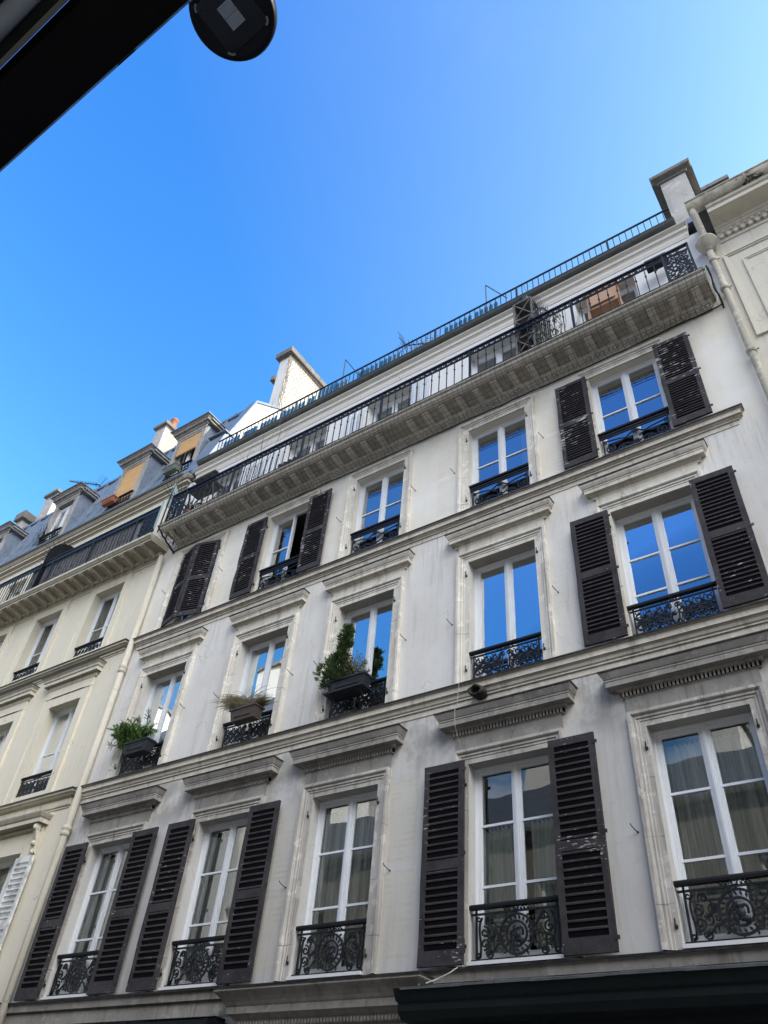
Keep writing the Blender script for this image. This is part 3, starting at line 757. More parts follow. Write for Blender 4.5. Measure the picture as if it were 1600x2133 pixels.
def endpanel(mb, xa, xb):
    rnd = random.Random(3); w = xb-xa; h = zr1-.17-zs-.06
    for i in range(3):
        for j in range(5):
            cx, cz = xa+w*(i+.5)/3, zs+.07+h*(j+.5)/5
            mb.flat([(px, yr, pz) for px, _, pz in spiral(cx, cz, .075, .012, 1.2*i+2.1*j, 1.4 if (i+j) % 2 else -1.4, 16)], .017, .016)
            for k in range(5): leafblade(mb, cx+.03*math.cos(k*1.3), cz+.03*math.sin(k*1.3), k*1.3+i, .075, .016, yr)
    mb.flat([(px, yr, pz) for px, _, pz in arc((xa+xb)/2, zs+.07+h/2, .13, 0, 2*PI, 20)], .02, .016)
endpanel(rb, bx0+.02, bx0+.44); endpanel(rb, bx1-.40, bx1-.02)
for x in (bx0, bx1):                                   # returns to the wall
    rb.box(x-.012, x+.012, yr, -.0, zr1-.03, zr1); rb.box(x-.01, x+.01, yr, 0, zr1-.165, zr1-.145)
    for k in range(4): rb.box(x-.009, x+.009, yr+.12*(k+1)-.009, yr+.12*(k+1)+.009, zs, zr1-.15)
rb.build('railing', 'iron', bal)
# pigeon net slung under the balcony
nt_ = MB(); r = .0034
prof = [(-.615, zs-.015), (-.60, zs-.10), (-.53, zs-.20), (-.44, zs-.25), (-.34, zs-.285), (-.24, zs-.30), (-.15, zs-.315), (-.08, zs-.335), (-.03, zs-.36)]
rr = random.Random(11)
nx = 118
for k in range(nx+1):
    x = bx0-.1+(bx1-bx0+.2)*k/nx
    nt_.tube([(x+rr.uniform(-.012, .012)+.03*math.sin(k*.35+i*.4), y-.012, z-.012) for i, (y, z) in enumerate(prof)], r, 3)
for i, (y, z) in enumerate(prof):
    nt_.tube([(bx0-.1+(bx1-bx0+.2)*k/60, y-.012+rr.uniform(-.006, .006), z-.012+rr.uniform(-.008, .008)) for k in range(61)], r if i else .008, 3)
for s, xe in ((-1, bx0-.13), (1, bx1+.15)):
    for k in range(7):
        nt_.tube([(xe+rr.uniform(-.02, .02), -.02-.09*k, zs-.42+.06*k+rr.uniform(-.02, .02)), (xe, -.09*k-.02, zs-.03)], r, 3)
    for k in range(4): nt_.tube([(xe+rr.uniform(-.02, .02), -.6, zs-.05-.04*k), (xe+rr.uniform(-.02, .02), -.35, zs-.15-.06*k), (xe, -.02, zs-.24-.05*k)], r, 3)
    nt_.tube([(xe+rr.uniform(-.015, .015), -.62+.62*k/9, zs-.03-.36*(k/9)**.8+rr.uniform(-.012, .012)) for k in range(10)], .022 if s < 0 else .013, 5)
nt_.tube([(bx0-.1+(bx1-bx0+.25)*k/60, -.03+rr.uniform(-.006, .006), zb0-.03+rr.uniform(-.012, .012)+(.05*max(0, k-52)/8)) for k in range(61)], .013, 5)
nt_.build('pigeon_net', 'wire', bal)

# ---- attic storey behind the balcony
za0, za1 = zs, 14.78
AT = [(x-.56, x+.56, za0+.02, 14.42, .24) for x in BX]
mb = MB(); wall_grid(mb, XL, XR, za0-.01, za1, AT, y=.0)
attic = mb.build('attic_wall', 'attic', house)
mb = MB(); mb.cornice(-12.28, -.12, [(.012, za1-.02), (.02, za1+.02), (.03, za1+.05), (.035, za1+.12), (.055, za1+.15), (.08, za1+.165), (.085, za1+.24), (.11, za1+.26), (.145, za1+.28), (.155, za1+.30)], el=.3, er=.3)
mb.build('cornice', 'atticorn', house)
wa, ga, ra = window_meshes(1.12, 1.58, ())
g_att = ga.mesh('pane', 'glass')
for b, x in enumerate(BX):
    w = inst('window', wa, house, (x, .20, za0+.03)); inst('pane', g_att, w, (x, .20, za0+.03)); inst('interior', ra, w, (x, .20, za0+.03))
    if b in (1, 2): inst('curtain', cur_low[b % 2], w, (x, .36, za0-.45))
# white folding shutters beside some of the attic windows
wsh = MB()
for k in range(3):
    x0 = k*.16
    wsh.add([(x0, 0, 0), (x0+.15, -.05, 0), (x0+.15, -.05, 1.5), (x0, 0, 1.5), (x0, .025, 0), (x0+.15, -.025, 0), (x0+.15, -.025, 1.5), (x0, .025, 1.5)], [(0,1,2,3),(7,6,5,4),(0,4,5,1),(1,5,6,2),(2,6,7,3),(3,7,4,0)])
    for i in range(24): wsh.box(x0+.055, x0+.085, -.045, -.02, .1+.055*i, .125+.055*i)
WSH = wsh.mesh('shutter', 'pvc')
for b, dx in ((0, .62), (0, .95), (1, -1.1), (2, -1.06), (2, .60)): inst('shutter', WSH, house, (BX[b]+dx, -.05, za0+.04), label='white folding shutter panel')

# gutter along the roof edge and the flat roof
zg = 15.24
gt = MB(); gt.smooth = True
arcp = [(-.135-.085*math.cos(PI*k/10), zg-.085*math.sin(PI*k/10)) for k in range(11)]
gt.loft([[(x, y, z) for y, z in arcp] for x in (-12.2, -.24)])
gt.smooth = False
gt.loft([[(x, y+.006 if y < -.13 else y-.006, z+.001) for y, z in arcp][::-1] for x in (-12.2, -.24)])
gt.tube([(-12.2, -.222, zg), (-.24, -.222, zg)], .012, 6)
for x in (-12.2, -.24): gt.add([(x, y, z) for y, z in arcp], [tuple(range(11))])
for k in range(14):
    x = -12.05+.9*k
    gt.loft([[(xx, -.135-.090*math.cos(PI*i/10), zg-.090*math.sin(PI*i/10)) for i in range(11)] for xx in (x-.02, x+.02)])
gt.build('gutter', 'gutter', house)
mb = MB(); mb.box(XL+.02, XR-.02, -.05, 10, zg-.14, zg+.02); mb.build('roof', 'zinc', house)
mb = MB(); mb.box(XL+.02, XR-.02, 9.6, 10, 0, zg-.15); mb.build('rear_wall', 'chim', house)

# roof-edge railing
rr_ = MB(); yq = -.075; zq0, zq1 = zg+.03, 15.87
rr_.box(-11.75, -.27, yq-.016, yq+.016, zq1-.024, zq1); rr_.box(-11.75, -.27, yq-.01, yq+.01, zq0+.04, zq0+.055)
k = 0; x = -11.72
while x < -.28:
    if k % 16 == 5: rr_.box(x-.018, x+.018, yq-.018, yq+.018, zg, zq1-.03)
    else: rr_.tube([(x, yq, zq0), (x, yq, zq1-.02)], .0095, 4)
    x += .1205; k += 1
rr_.build('roof_railing', 'ironblue', house)
for x in (-7.9, -4.12):
    m2 = MB(); m2.tube([(x, 0, zg), (x-.02, 0, 16.70)], .014, 5); m2.tube([(x-.02, 0, 16.70), (x+.46, .0, 15.78)], .011, 5); m2.build('railing_brace', 'ironblue', house)

# chimney stack at the right-hand end
ch = MB(); ch.box(-.27, .22, .08, 1.3, 15.26, 17.18)
ch.add([(-.29, .06, 15.26), (.24, .06, 15.26), (.24, .06, 15.55), (-.29, .06, 15.48), (-.29, .09, 15.26), (.24, .09, 15.26), (.24, .09, 15.55), (-.29, .09, 15.48)], [(0,1,2,3),(4,5,6,7),(3,2,6,7),(0,3,7,4),(1,2,6,5)])
chR = ch.build('chimney', 'chim', house)
cc = MB(); cc.cornice(-.27, .22, [(.03, 17.12), (.05, 17.16), (.12, 17.20), (.14, 17.22), (.15, 17.30), (.13, 17.33)], y0=.08, top=True); cc.box(-.42, .37, .081, 1.35, 17.22, 17.31)
cc.build('chimney_cap', 'cap', chR)

# right-hand drainpipe side: grey patching is in the wall render.  Stone cornice over the shop entrance
mb = MB()
mb.cornice(-7.55, -5.28, [(.05, 2.9), (.05, 3.06), (.075, 3.08), (.075, 3.17), (.10, 3.20), (.12, 3.26), (.16, 3.30), (.20, 3.315), (.20, 3.385), (.215, 3.40), (.235, 3.43), (.27, 3.47), (.32, 3.515), (.335, 3.53), (.335, 3.56)])
n = 52
for k in range(n):
    xx = -7.6+2.37*(k+.5)/n
    mb.box(xx-.014, xx+.014, -.105, -.073, 3.085, 3.168)
    mb.ball((xx, -.125, 3.225), .02, 5, (.8, .7, 1.4))
sc_ = mb.build('shop_cornice', 'trimlow', house)
f = MB(); f.cornice(-7.55, -5.28, [(.345, 3.552), (.35, 3.568), (.02, 3.61)]); f.build('lead_capping', 'flash', sc_)
# dark shopfront fascia with its zinc cover to the right, and a plainer one to the left
mb = MB()
mb.cornice(-4.88, .0, [(.16, 2.86), (.16, 3.02), (.30, 3.04), (.30, 3.10), (.42, 3.13), (.46, 3.20), (.46, 3.27), (.485, 3.285), (.50, 3.33), (.515, 3.375), (.52, 3.39)], el=.5, er=.2)
mb.box(-4.88, 0, -.155, 0, 2.55, 2.86)
fa = mb.build('shop_fascia', 'shopgreen', house)
f = MB()
for k in range(7):
    xa = -5.05+.72*k; xb = min(xa+.722, .05); e = .004*(k % 2)
    f.add([(xa, -.53, 3.392+e), (xb, -.53, 3.392+e), (xb, -.30, 3.43+e), (xa, -.30, 3.43+e), (xb, -.08, 3.505+e), (xa, -.08, 3.505+e), (xa, -.53, 3.37+e), (xb, -.53, 3.37+e)], [(0,1,2,3),(3,2,4,5),(6,7,1,0)])
f.build('zinc_cover', 'flashgrey', fa)
mb = MB(); mb.cornice(-12.4, -7.95, [(.06, 2.8), (.06, 3.05), (.10, 3.08), (.10, 3.20), (.16, 3.23), (.16, 3.29), (.18, 3.31)], er=.1); mb.build('shop_fascia', 'shopgreen', house)
mb = MB(); mb.extr([(-.16, 3.02), (-.46, 2.98), (-.50, 3.05), (-.46, 3.16), (-.16, 3.20)], -9.15, -7.75); mb.box(-9.2, -9.1, -.52, -.14, 2.95, 3.22); mb.box(-7.8, -7.7, -.52, -.14, 2.95, 3.22)
mb.build('awning_box', 'black', house)
# white cables
cb = MB(); cb.tube([(-4.62, -.145, 6.99), (-4.63, -.15, 6.80), (-4.615, -.19, 6.62), (-4.625, -.235, 6.54), (-4.62, -.23, 6.30), (-4.625, -.04, 6.05)], .004, 4); cb.build('cable', 'cable', house)
cb = MB(); cb.tube([(-4.62, -.11, 3.64), (-4.68, -.17, 3.58), (-4.80, -.22, 3.52), (-4.86, -.34, 3.46)], .007, 4); cb.build('cable', 'cable', house)
cb = MB(); cb.tube([(-4.93, -.36, 3.45), (-5.02, -.24, 3.30), (-5.06, -.2, 3.1), (-5.07, -.2, 2.9)], .006, 4); cb.build('cable', 'cable', house)
# sooty broken flue end on the second-floor course
st = MB(); st.smooth = True
rnd = random.Random(5)
ringz = []
for k, (y, r) in enumerate(((0.0, .085), (-.10, .095), (-.17, .10), (-.20, .085), (-.185, .06), (-.10, .055))):
    ringz.append([(-4.36+r*math.cos(2*PI*i/12)*1.15*(1+rnd.uniform(-.12, .12)), y+rnd.uniform(-.02, .02), 6.79+r*.8*math.sin(2*PI*i/12)*(1+rnd.uniform(-.12, .12))) for i in range(12)])
st.loft(ringz, closed=True, caps=True); st.build('flue_stub', 'bird', house)
# ================================================================== THE CREAM HOUSE TO THE LEFT
cream = empty('cream_house', (-20, 0, 0), 'cream rendered house on the left with zinc mansard, stone dormers and corbelled balcony', 'house')
CXL = -30.0; CXR = -12.57
LX = [-14.22-2.27*k for k in range(7)]
G1, G2, G3 = (3.75, 6.02), (7.2, 9.14), (10.38, 12.16)
holes = [(x-.52, x+.52, z0, z1, .33) for x in LX for z0, z1 in (G1, G2, G3)]
mb = MB(); wall_grid(mb, CXL, CXR, 0, 12.8, holes, y=.0); mb.build('wall', 'cream', cream)
def cledge(z, x0, x1, p, deep):
    mb = MB(); mb.cornice(x0, x1, [(.015, z-deep), (.02, z-deep+.03), (.04, z-deep+.04), (.05, z-deep+.07), (.03, z-deep+.075), (.03, z-.13), (.05, z-.115), (.08, z-.10), (p-.04, z-.06), (p-.02, z-.055), (p-.01, z-.02), (p, z-.012)])
    o = mb.build('sill_course', 'creamtrim', cream)
    f = MB(); f.cornice(x0, x1, [(p+.01, z-.014), (p+.013, z+.003), (0, z+.025)]); f.build('lead_capping', 'flash', o)
cledge(10.17, CXL, -12.78, .15, .20); cledge(7.0, CXL, -12.78, .15, .30); cledge(3.65, CXL, -12.7, .12, .25)
wc, gc, rc = window_meshes(1.04, G3[1]-G3[0], (.82,)); g_c3 = gc.mesh('pane', 'glasslow')
wc2, gc2, rc2 = window_meshes(1.04, G2[1]-G2[0], (.95,)); g_c2 = gc2.mesh('pane', 'glasslow')
wc1, gc1, rc1 = window_meshes(1.04, G1[1]-G1[0], (.8, 1.5)); g_c1 = gc1.mesh('pane', 'glasslow')
RS = rail_small()
SW = [shutter_mesh(.51, 2.2, 22, 'shutwhite', .5, 40+i, .14) for i in range(2)]
for k, x in enumerate(LX):
    if k < 5:
        mb = MB(); mb.surround(x-.52, x+.52, 10.15, 12.16, [(0, .0), (0, .018), (.20, .018), (.20, .035), (.215, .035), (.215, 0)])
        mb.build('window_surround', 'cream', cream)
        mb = MB(); mb.surround(x-.52, x+.52, 7.0, 9.14, [(0, .0), (0, .03), (.22, .03), (.22, .045), (.235, .045), (.235, 0)])
        mb.box(x-.755, x+.755, -.03, 0, 9.36, 9.62); mb.box(x-.53, x+.53, -.045, -.03, 9.36, 9.372); mb.box(x-.54, x-.53, -.045, -.03, 9.36, 9.56)
        s = mb.build('window_surround', 'cream', cream)
        mb = MB(); mb.cornice(x-.755, x+.755, [(.02, 9.56), (.04, 9.58), (.055, 9.62), (.04, 9.625), (.045, 9.66), (.13, 9.67), (.13, 9.74), (.15, 9.76), (.16, 9.80), (.19, 9.84), (.20, 9.86)])
        mb.build('window_hood', 'creamtrim', s)
        f = MB(); f.cornice(x-.755, x+.755, [(.208, 9.852), (.21, 9.868), (0, 9.89)]); f.build('lead_capping', 'flash', s)
        # first floor hood on carved brackets
        mb = MB(); mb.surround(x-.52, x+.52, 3.65, 6.02, [(0, 0), (0, .03), (.2, .03), (.2, 0)])
        mb.box(x-.78, x+.78, -.025, 0, 6.22, 6.42)
        s = mb.build('window_surround', 'cream', cream)
        mb = MB(); mb.cornice(x-.80, x+.80, [(.03, 6.36), (.05, 6.38), (.06, 6.44), (.09, 6.45), (.2, 6.46), (.2, 6.53), (.22, 6.55), (.25, 6.60), (.26, 6.62)])
        n = 40
        for i in range(n):
            xx = x-.8+1.6*(i+.5)/n; mb.box(xx-.012, xx+.012, -.078, -.045, 6.385, 6.43)
        mb.build('window_hood', 'creamtrim', s)
        for sx in (-1, 1):
            mb = MB(); cx = x+sx*.89
            mb.smooth = True
            mb.ball((cx, -.12, 6.38), .07, 8, (.8, 1.3, 1)); mb.ball((cx, -.08, 6.12), .05, 8, (.9, 1.2, 1)); mb.ball((cx, -.06, 5.98), .04, 8, (1, 1, 1.2))
            mb.smooth = False
            mb.extr([(0, 6.44), (-.17, 6.44), (-.17, 6.36), (-.12, 6.25), (-.07, 6.12), (-.06, 6.0), (0, 5.94)], cx-.04, cx+.04)
            for sy in (-1, 1): mb.flat([(p[0], p[1], p[2]) for p in [(cx+.047*sy, -.12+.05*math.cos(t*.7), 6.38+.05*math.sin(t*.7)) for t in range(9)]], .012, .012)
            mb.build('hood_bracket', 'creamtrim', s)
    for (wm_, pm, rm_, zz) in ((wc, g_c3, rc, G3[0]), (wc2, g_c2, rc2, G2[0]), (wc1, g_c1, rc1, G1[0])):
        if k > 4 and zz < 10: continue
        w = inst('window', wm_, cream, (x, .20, zz)); inst('pane', pm, w, (x, .20, zz)); inst('interior', rm_, w, (x, .20, zz))
    inst('railing', RS, cream, (x, .03, G3[0]-.02)); inst('railing', RM if k < 5 else RS, cream, (x, .03, G2[0]-.04))
    for i, s in enumerate((-1, 1)):
        if k < 2: inst('shutter', SW[i], cream, (x+s*(.53+.255), -.09, 3.70), label='white louvred shutter')
# pipe down the joint with its sockets
mb = MB(); mb.smooth = True
mb.tube([(-12.46, -.095, 12.36), (-12.46, -.095, .0)], .062, 12)
for z in (9.42, 6.2, 3.0):
    mb.lathe([(.062, -.09), (.078, -.08), (.078, -.02), (.066, .0), (.082, .02), (.082, .07), (.066, .085)], (-12.46, -.095, z), 12)
mb.build('drainpipe', 'pipe', cream)
# balcony on corbels
zl0, zl1 = 12.40, 12.72; lx1 = -12.62
mb = MB()
mb.cornice(CXL, lx1-.0, [(.015, 12.34), (.03, 12.38), (.05, 12.40), (.04, 12.41), (.04, 12.44), (.07, 12.46), (.09, 12.475), (.09, 12.56), (.50, 12.565), (.50, 12.60), (.52, 12.61), (.55, 12.65), (.57, 12.67), (.58, 12.72)], el=.2, er=.3)
cb_ = mb.build('balcony', 'creamtrim', cream)
x = -12.80; k = 0
while x > -22:
    m2 = MB(); prof = [(-.09, 12.562), (-.47, 12.562), (-.47, 12.535), (-.43, 12.50), (-.33, 12.49), (-.25, 12.455), (-.17, 12.44), (-.09, 12.40)]
    m2.extr(prof, x-.056, x+.056); m2.box(x-.075, x+.075, -.485, -.09, 12.54, 12.563)
    if k == 0: cm = m2.mesh('corbel', 'creamtrim', (x, 0, 12.4))
    inst('corbel', cm, cb_, (x, 0, 12.4)); x -= .359; k += 1
yl = -.53; zr = 13.60
rb = MB()
rb.box(CXL, -12.50, yl-.025, yl+.025, zr-.03, zr); rb.box(CXL, -12.50, yl-.01, yl+.01, zr-.15, zr-.13); rb.box(CXL, -12.50, yl-.01, yl+.01, zl1+.03, zl1+.05)
rb.box(CXL, -12.50, yl-.006, yl+.006, zr-.13, zr-.03)
x = -13.25; k = 0
while x > -24:
    if k % 12 == 0: rb.box(x-.018, x+.018, yl-.018, yl+.018, zl1, zr)
    else: rb.tube([(x, yl, zl1+.03), (x, yl, zr-.13)], .010, 4)
    x -= .132; k += 1
def endp(mb, xa, xb, yy, z0, z1):
    for i in range(3):
        for j in range(5):
            cx, cz = xa+(xb-xa)*(i+.5)/3, z0+(z1-z0)*(j+.5)/5
            mb.flat([(px, yy, pz) for px, _, pz in spiral(cx, cz, .075, .012, 1.2*i+2.1*j, 1.4 if (i+j) % 2 else -1.4, 16)], .018, .016)
            for q in range(5): leafblade(mb, cx+.03*math.cos(q*1.3), cz+.03*math.sin(q*1.3), q*1.3+i, .075, .018, yy)
endp(rb, -13.02, -12.56, yl, zl1+.06, zr-.16); rb.box(-12.53, -12.50, yl-.015, yl+.015, zl1, zr)
rb.build('railing', 'ironblue', cb_)
# attic wall, cornice and gutter lip
LXA = [-13.5-2.9*k for k in range(5)]
mb = MB(); wall_grid(mb, CXL, CXR, 12.70, 14.70, [(-19.6, -18.7, 12.75, 14.2, .25), (-15.1, -14.1, 12.75, 14.2, .25), (-22.6, -21.6, 12.75, 14.2, .25)], y=.02)
mb.build('attic_wall', 'cream', cream)
wq, gq, rq = window_meshes(.96, 1.42, ()); g_q = gq.mesh('pane', 'glass')
for x in (-19.15, -14.6, -22.1):
    w = inst('window', wq, cream, (x, .22, 12.76)); inst('pane', g_q, w, (x, .22, 12.76)); inst('interior', rq, w, (x, .22, 12.76))
mb = MB(); mb.cornice(CXL, -12.62, [(0.0, 14.66), (.03, 14.70), (.06, 14.71), (.06, 14.76), (.10, 14.79), (.14, 14.81), (.14, 14.87), (.17, 14.89), (.21, 14.95), (.22, 14.98)], y0=.02)
mb.build('cornice', 'creamtrim', cream)
mb = MB(); mb.box(CXL, -12.62, -.235, -.19, 14.97, 15.03); mb.box(CXL, -12.62, -.235, .08, 15.028, 15.045); mb.build('gutter', 'zincdark', cream)
# mansard with standing seams
def my(z): return .02+(z-15.04)*.30
zrg = 19.02; mb = MB()
mb.quad((CXL, my(15.04), 15.04), (CXR, my(15.04), 15.04), (CXR, my(zrg), zrg), (CXL, my(zrg), zrg))
mb.quad((CXL, my(zrg), zrg), (CXR, my(zrg), zrg), (CXR, 6, 20.6), (CXL, 6, 20.6))
mb.quad((CXL, 6, 20.6), (CXR, 6, 20.6), (CXR, 11, 15), (CXL, 11, 15))
x = CXR-.35; sl = math.hypot(1, .3)
while x > CXL:
    for a, b in ((15.05, 17.35), (17.35, zrg)):
        mb.extr([(my(a)-.055, a+.015), (my(b)-.055, b+.015), (my(b)+.005, b), (my(a)+.005, a)], x-.02, x+.02)
    mb.ball((x, my(16.9)-.03, 16.9), .03, 6)
    x -= .60
mb.box(CXL, CXR, my(17.35)-.012, my(17.35)+.02, 17.33, 17.36)
mb.box(CXL, CXR, my(zrg)-.06, my(zrg)+.1, zrg-.02, zrg+.07)
x = CXR-.6
while x > CXL: mb.ball((x, my(zrg)-.03, zrg+.08), .05, 6, (1.3, 1, .7)); x -= 1.3
mb.build('mansard_roof', 'zinc', cream)
# dormers
DX = [(-13.60, .3), (-15.92, .3), (-19.08, .3), (-22.75, .3), (-26.2, .3)]
wd, gd, rd = window_meshes(.86, 1.48, ()); g_d = gd.mesh('pane', 'glass')
dorm = []
for k, (x, y) in enumerate(DX):
    z0, z1 = 15.85, 17.55; m2 = MB()
    fy = .24
    # stone front: jambs, head, weathered
    m2.box(x-.56, x-.42, fy, fy+.30, z0, z1); m2.box(x+.42, x+.56, fy, fy+.30, z0, z1); m2.box(x-.42, x+.42, fy+.002, fy+.30, z1-.10, z1)
    m2.box(x-.60, x+.60, fy-.03, fy+.25, z0-.12, z0)
    m2.cornice(x-.56, x+.56, [(.02, z1-.02), (.03, z1+.06), (.06, z1+.08), (.06, z1+.13), (.13, z1+.15), (.13, z1+.20), (.17, z1+.25), (.18, z1+.27)], y0=fy+.01)
    for s in (-1, 1):                                # side returns of the cornice
        a, b = (x-.74, x-.55) if s < 0 else (x+.55, x+.74)
        m2.box(a+(.05 if s < 0 else 0), b-(0 if s < 0 else .05), fy, my(z1+.15)+.05, z1+.13, z1+.20); m2.box(a, b, fy, my(z1+.2)+.05, z1+.20, z1+.268)
    d = m2.build('dormer', 'dormerstone', cream); dorm.append(d)
    m2 = MB()
    for s in (-1, 1):
        xx = x+s*.555
        m2.add([(xx-.012, fy+.05, z0-.1), (xx-.012, my(z1+.13)+.05, z1+.13), (xx-.012, fy+.05, z1+.13), (xx+.012, fy+.05, z0-.1), (xx+.012, my(z1+.13)+.05, z1+.13), (xx+.012, fy+.05, z1+.13)], [(0,1,2),(5,4,3),(0,3,4,1),(1,4,5,2),(2,5,3,0)])
    m2.box(x-.77, x+.77, fy-.21, my(z1+.3)+.15, z1+.272, z1+.30)
    m2.build('zinc_cheek', 'zinc', d)
    w = inst('window', wd, d, (x, fy+.12, z0+.02)); inst('pane', g_d, w, (x, fy+.12, z0+.02)); inst('interior', rd, w, (x, fy+.12, z0+.02))
# blinds
mb = MB()
def blind(x, zt, zb):
    m2 = MB(); n = 10
    m2.loft([[(x-.41, .255+.004*(k % 2), zt-(zt-zb)*k/n), (x+.41, .255+.004*(k % 2), zt-(zt-zb)*k/n)] for k in range(n+1)])
    m2.tube([(x-.41, .25, zb), (x+.41, .25, zb)], .022, 6); return m2
blind(DX[0][0], 17.44, 16.80).build('roller_blind', 'blind', dorm[0], label='orange blind half lowered')
blind(DX[1][0], 17.44, 15.98).build('roller_blind', 'blind', dorm[1], label='orange blind fully lowered')
m2 = rail_small()
for k in range(4): inst('railing', RS, dorm[k], (DX[k][0], .19, 15.86))
# roof hatch next to the party wall
mb = MB()
mb.add([(-12.95, .0, 15.35), (-12.33, .0, 15.35), (-12.33, .42, 17.0), (-12.95, .42, 17.0), (-12.33, .80, 17.1), (-12.95, .80, 17.1), (-12.33, .8, 15.35), (-12.95, .8, 15.35)], [(0,1,2,3),(3,2,4,5),(1,6,4,2),(0,3,5,7)])
mb.box(-12.97, -12.31, .37, .86, 17.1, 17.14)
mb.build('roof_hatch', 'zinc', cream)
# party wall upstand and the chimney stacks
mb = MB(); poly = [(.0, 15.1), (.02, 15.3), (1.16, 19.12), (2.1, 19.78), (3.5, 20.3), (6, 20.9), (9, 19), (9, 15.1)]
mb.extr(poly, -12.60, -12.40); pw_ = mb.build('party_wall', 'chimwhite', cream)
mb = MB()
for a, b in zip(poly[1:6], poly[2:7]):
    mb.add([(-12.66, a[0], a[1]+.0), (-12.34, a[0], a[1]+.0), (-12.34, b[0], b[1]+.0), (-12.66, b[0], b[1]+.0), (-12.66, a[0]-.03, a[1]+.06), (-12.34, a[0]-.03, a[1]+.06), (-12.34, b[0]-.03, b[1]+.06), (-12.66, b[0]-.03, b[1]+.06)], [(0,1,2,3),(7,6,5,4),(0,4,5,1),(1,5,6,2),(2,6,7,3),(3,7,4,0)])
mb.build('zinc_coping', 'zinc', pw_)
def stack(x0, x1, y0, y1, z0, z1, capmat, wallmat='chim', pots=(), capt=.16, over=.12, lower=False):
    m2 = MB(); m2.box(x0, x1, y0, y1, z0, z1); c = m2.build('chimney', wallmat, cream)
    m3 = MB()
    m3.loft([[(x0-o, y0-o, z), (x1+o, y0-o, z), (x1+o, y1+o, z), (x0-o, y1+o, z)] for o, z in ((.0, z1-.06), (.02, z1), (over-.02, z1+.03), (over, z1+.05), (over, z1+.05+capt), (over-.06, z1+.09+capt))], closed=True, caps=True)
    m3.build('chimney_cap', capmat, c)
    for py in pots:
        m4 = MB(); m4.smooth = True; m4.lathe([(.16, 0), (.15, .06), (.125, .1), (.12, .55), (.145, .58), (.145, .64), (.11, .64), (.105, .2)], ((x0+x1)/2, py, z1+.08+capt), 12); m4.build('chimney_pot', 'pot', c)
    return c
s1 = stack(-12.93, -12.50, 2.04, 6.6, 18.5, 22.62, 'cap', 'chimwhite', (), .22, .14)
m2 = MB(); m2.loft([[(x, y, z) for x, y, z in ((-13.10, 1.95, zz), (-12.93, 1.95, zz), (-12.93, 3, zz), (-13.10, 3, zz))] for zz in (21.55, 21.75)], closed=True, caps=True); m2.build('chimney_ledge', 'cap', s1)
# pigeon net hung over the sunny face of the stack
ntb = MB(); rr = random.Random(4); xn = -12.455
A_ = (2.0, 19.6); H_ = 2.95; Ln = 3.6
def npt(u, v): return (xn+.02*math.sin(u*9+v*5)+.03*math.sin(u*3.1)+rr.uniform(-.006, .006), A_[0]+Ln*u+.02*math.sin(v*12), A_[1]+H_*v+.02*math.sin(u*17)+.25*u*(1-v))
for i in range(-12, 30):
    P1 = [npt(u, v) for u, v in [((i+k)/30, k/12) for k in range(13)] if 0 <= u <= 1]
    P2 = [npt(u, v) for u, v in [((i+12-k)/30, k/12) for k in range(13)] if 0 <= u <= 1]
    for P_ in (P1, P2):
        if len(P_) > 1: ntb.tube(P_, .006, 3)
for e in range(4): ntb.tube([npt(0+.01*e+rr.uniform(-.012, .012), v/14) for v in range(15)], .011, 4)
ntb.tube([npt(u/14, 1) for u in range(15)], .010, 4)
ntb.build('pigeon_net', 'netwhite', s1)
stack(-18.88, -18.36, 2.0, 4.3, 18.4, 22.48, 'cap', 'chim', (2.4, 3.1), .12, .1)
stack(-25.15, -24.45, 2.05, 4.4, 18.4, 22.02, 'cap', 'chim', (2.7, 3.6), .12, .1)
stack(-26.6, -26.2, 2.0, 5.2, 18.4, 21.35, 'cap', 'chim', (), .34, .12)

# ================================================================== THE HOUSE TO THE RIGHT
rhs = empty('stone_house', (6, 0, 0), 'pale stone house at the right edge with moulded panels and dentilled eaves', 'house')
mb = MB()
RX0, RX1 = .14, 12.
wall_grid(mb, RX0, RX1, 0, 14.4, [(2.2+2.6*k, 3.3+2.6*k, z, z+2.1, .25) for k in range(3) for z in (3.8, 7.1, 10.3)], y=.004)
mb.quad((RX0, .004, 0), (RX0, 10, 0), (RX0, 10, 17), (RX0, .004, 14.9))
mb.build('wall', 'cream3', rhs)
for k in range(3):
    for z in (3.8, 7.1, 10.3):
        w = inst('window', wm, rhs, (2.75+2.6*k, .22, z+.02)); inst('pane', g_mid, w, (2.75+2.6*k, .22, z+.02)); inst('interior', rm, w, (2.75+2.6*k, .22, z+.02))
mb = MB()
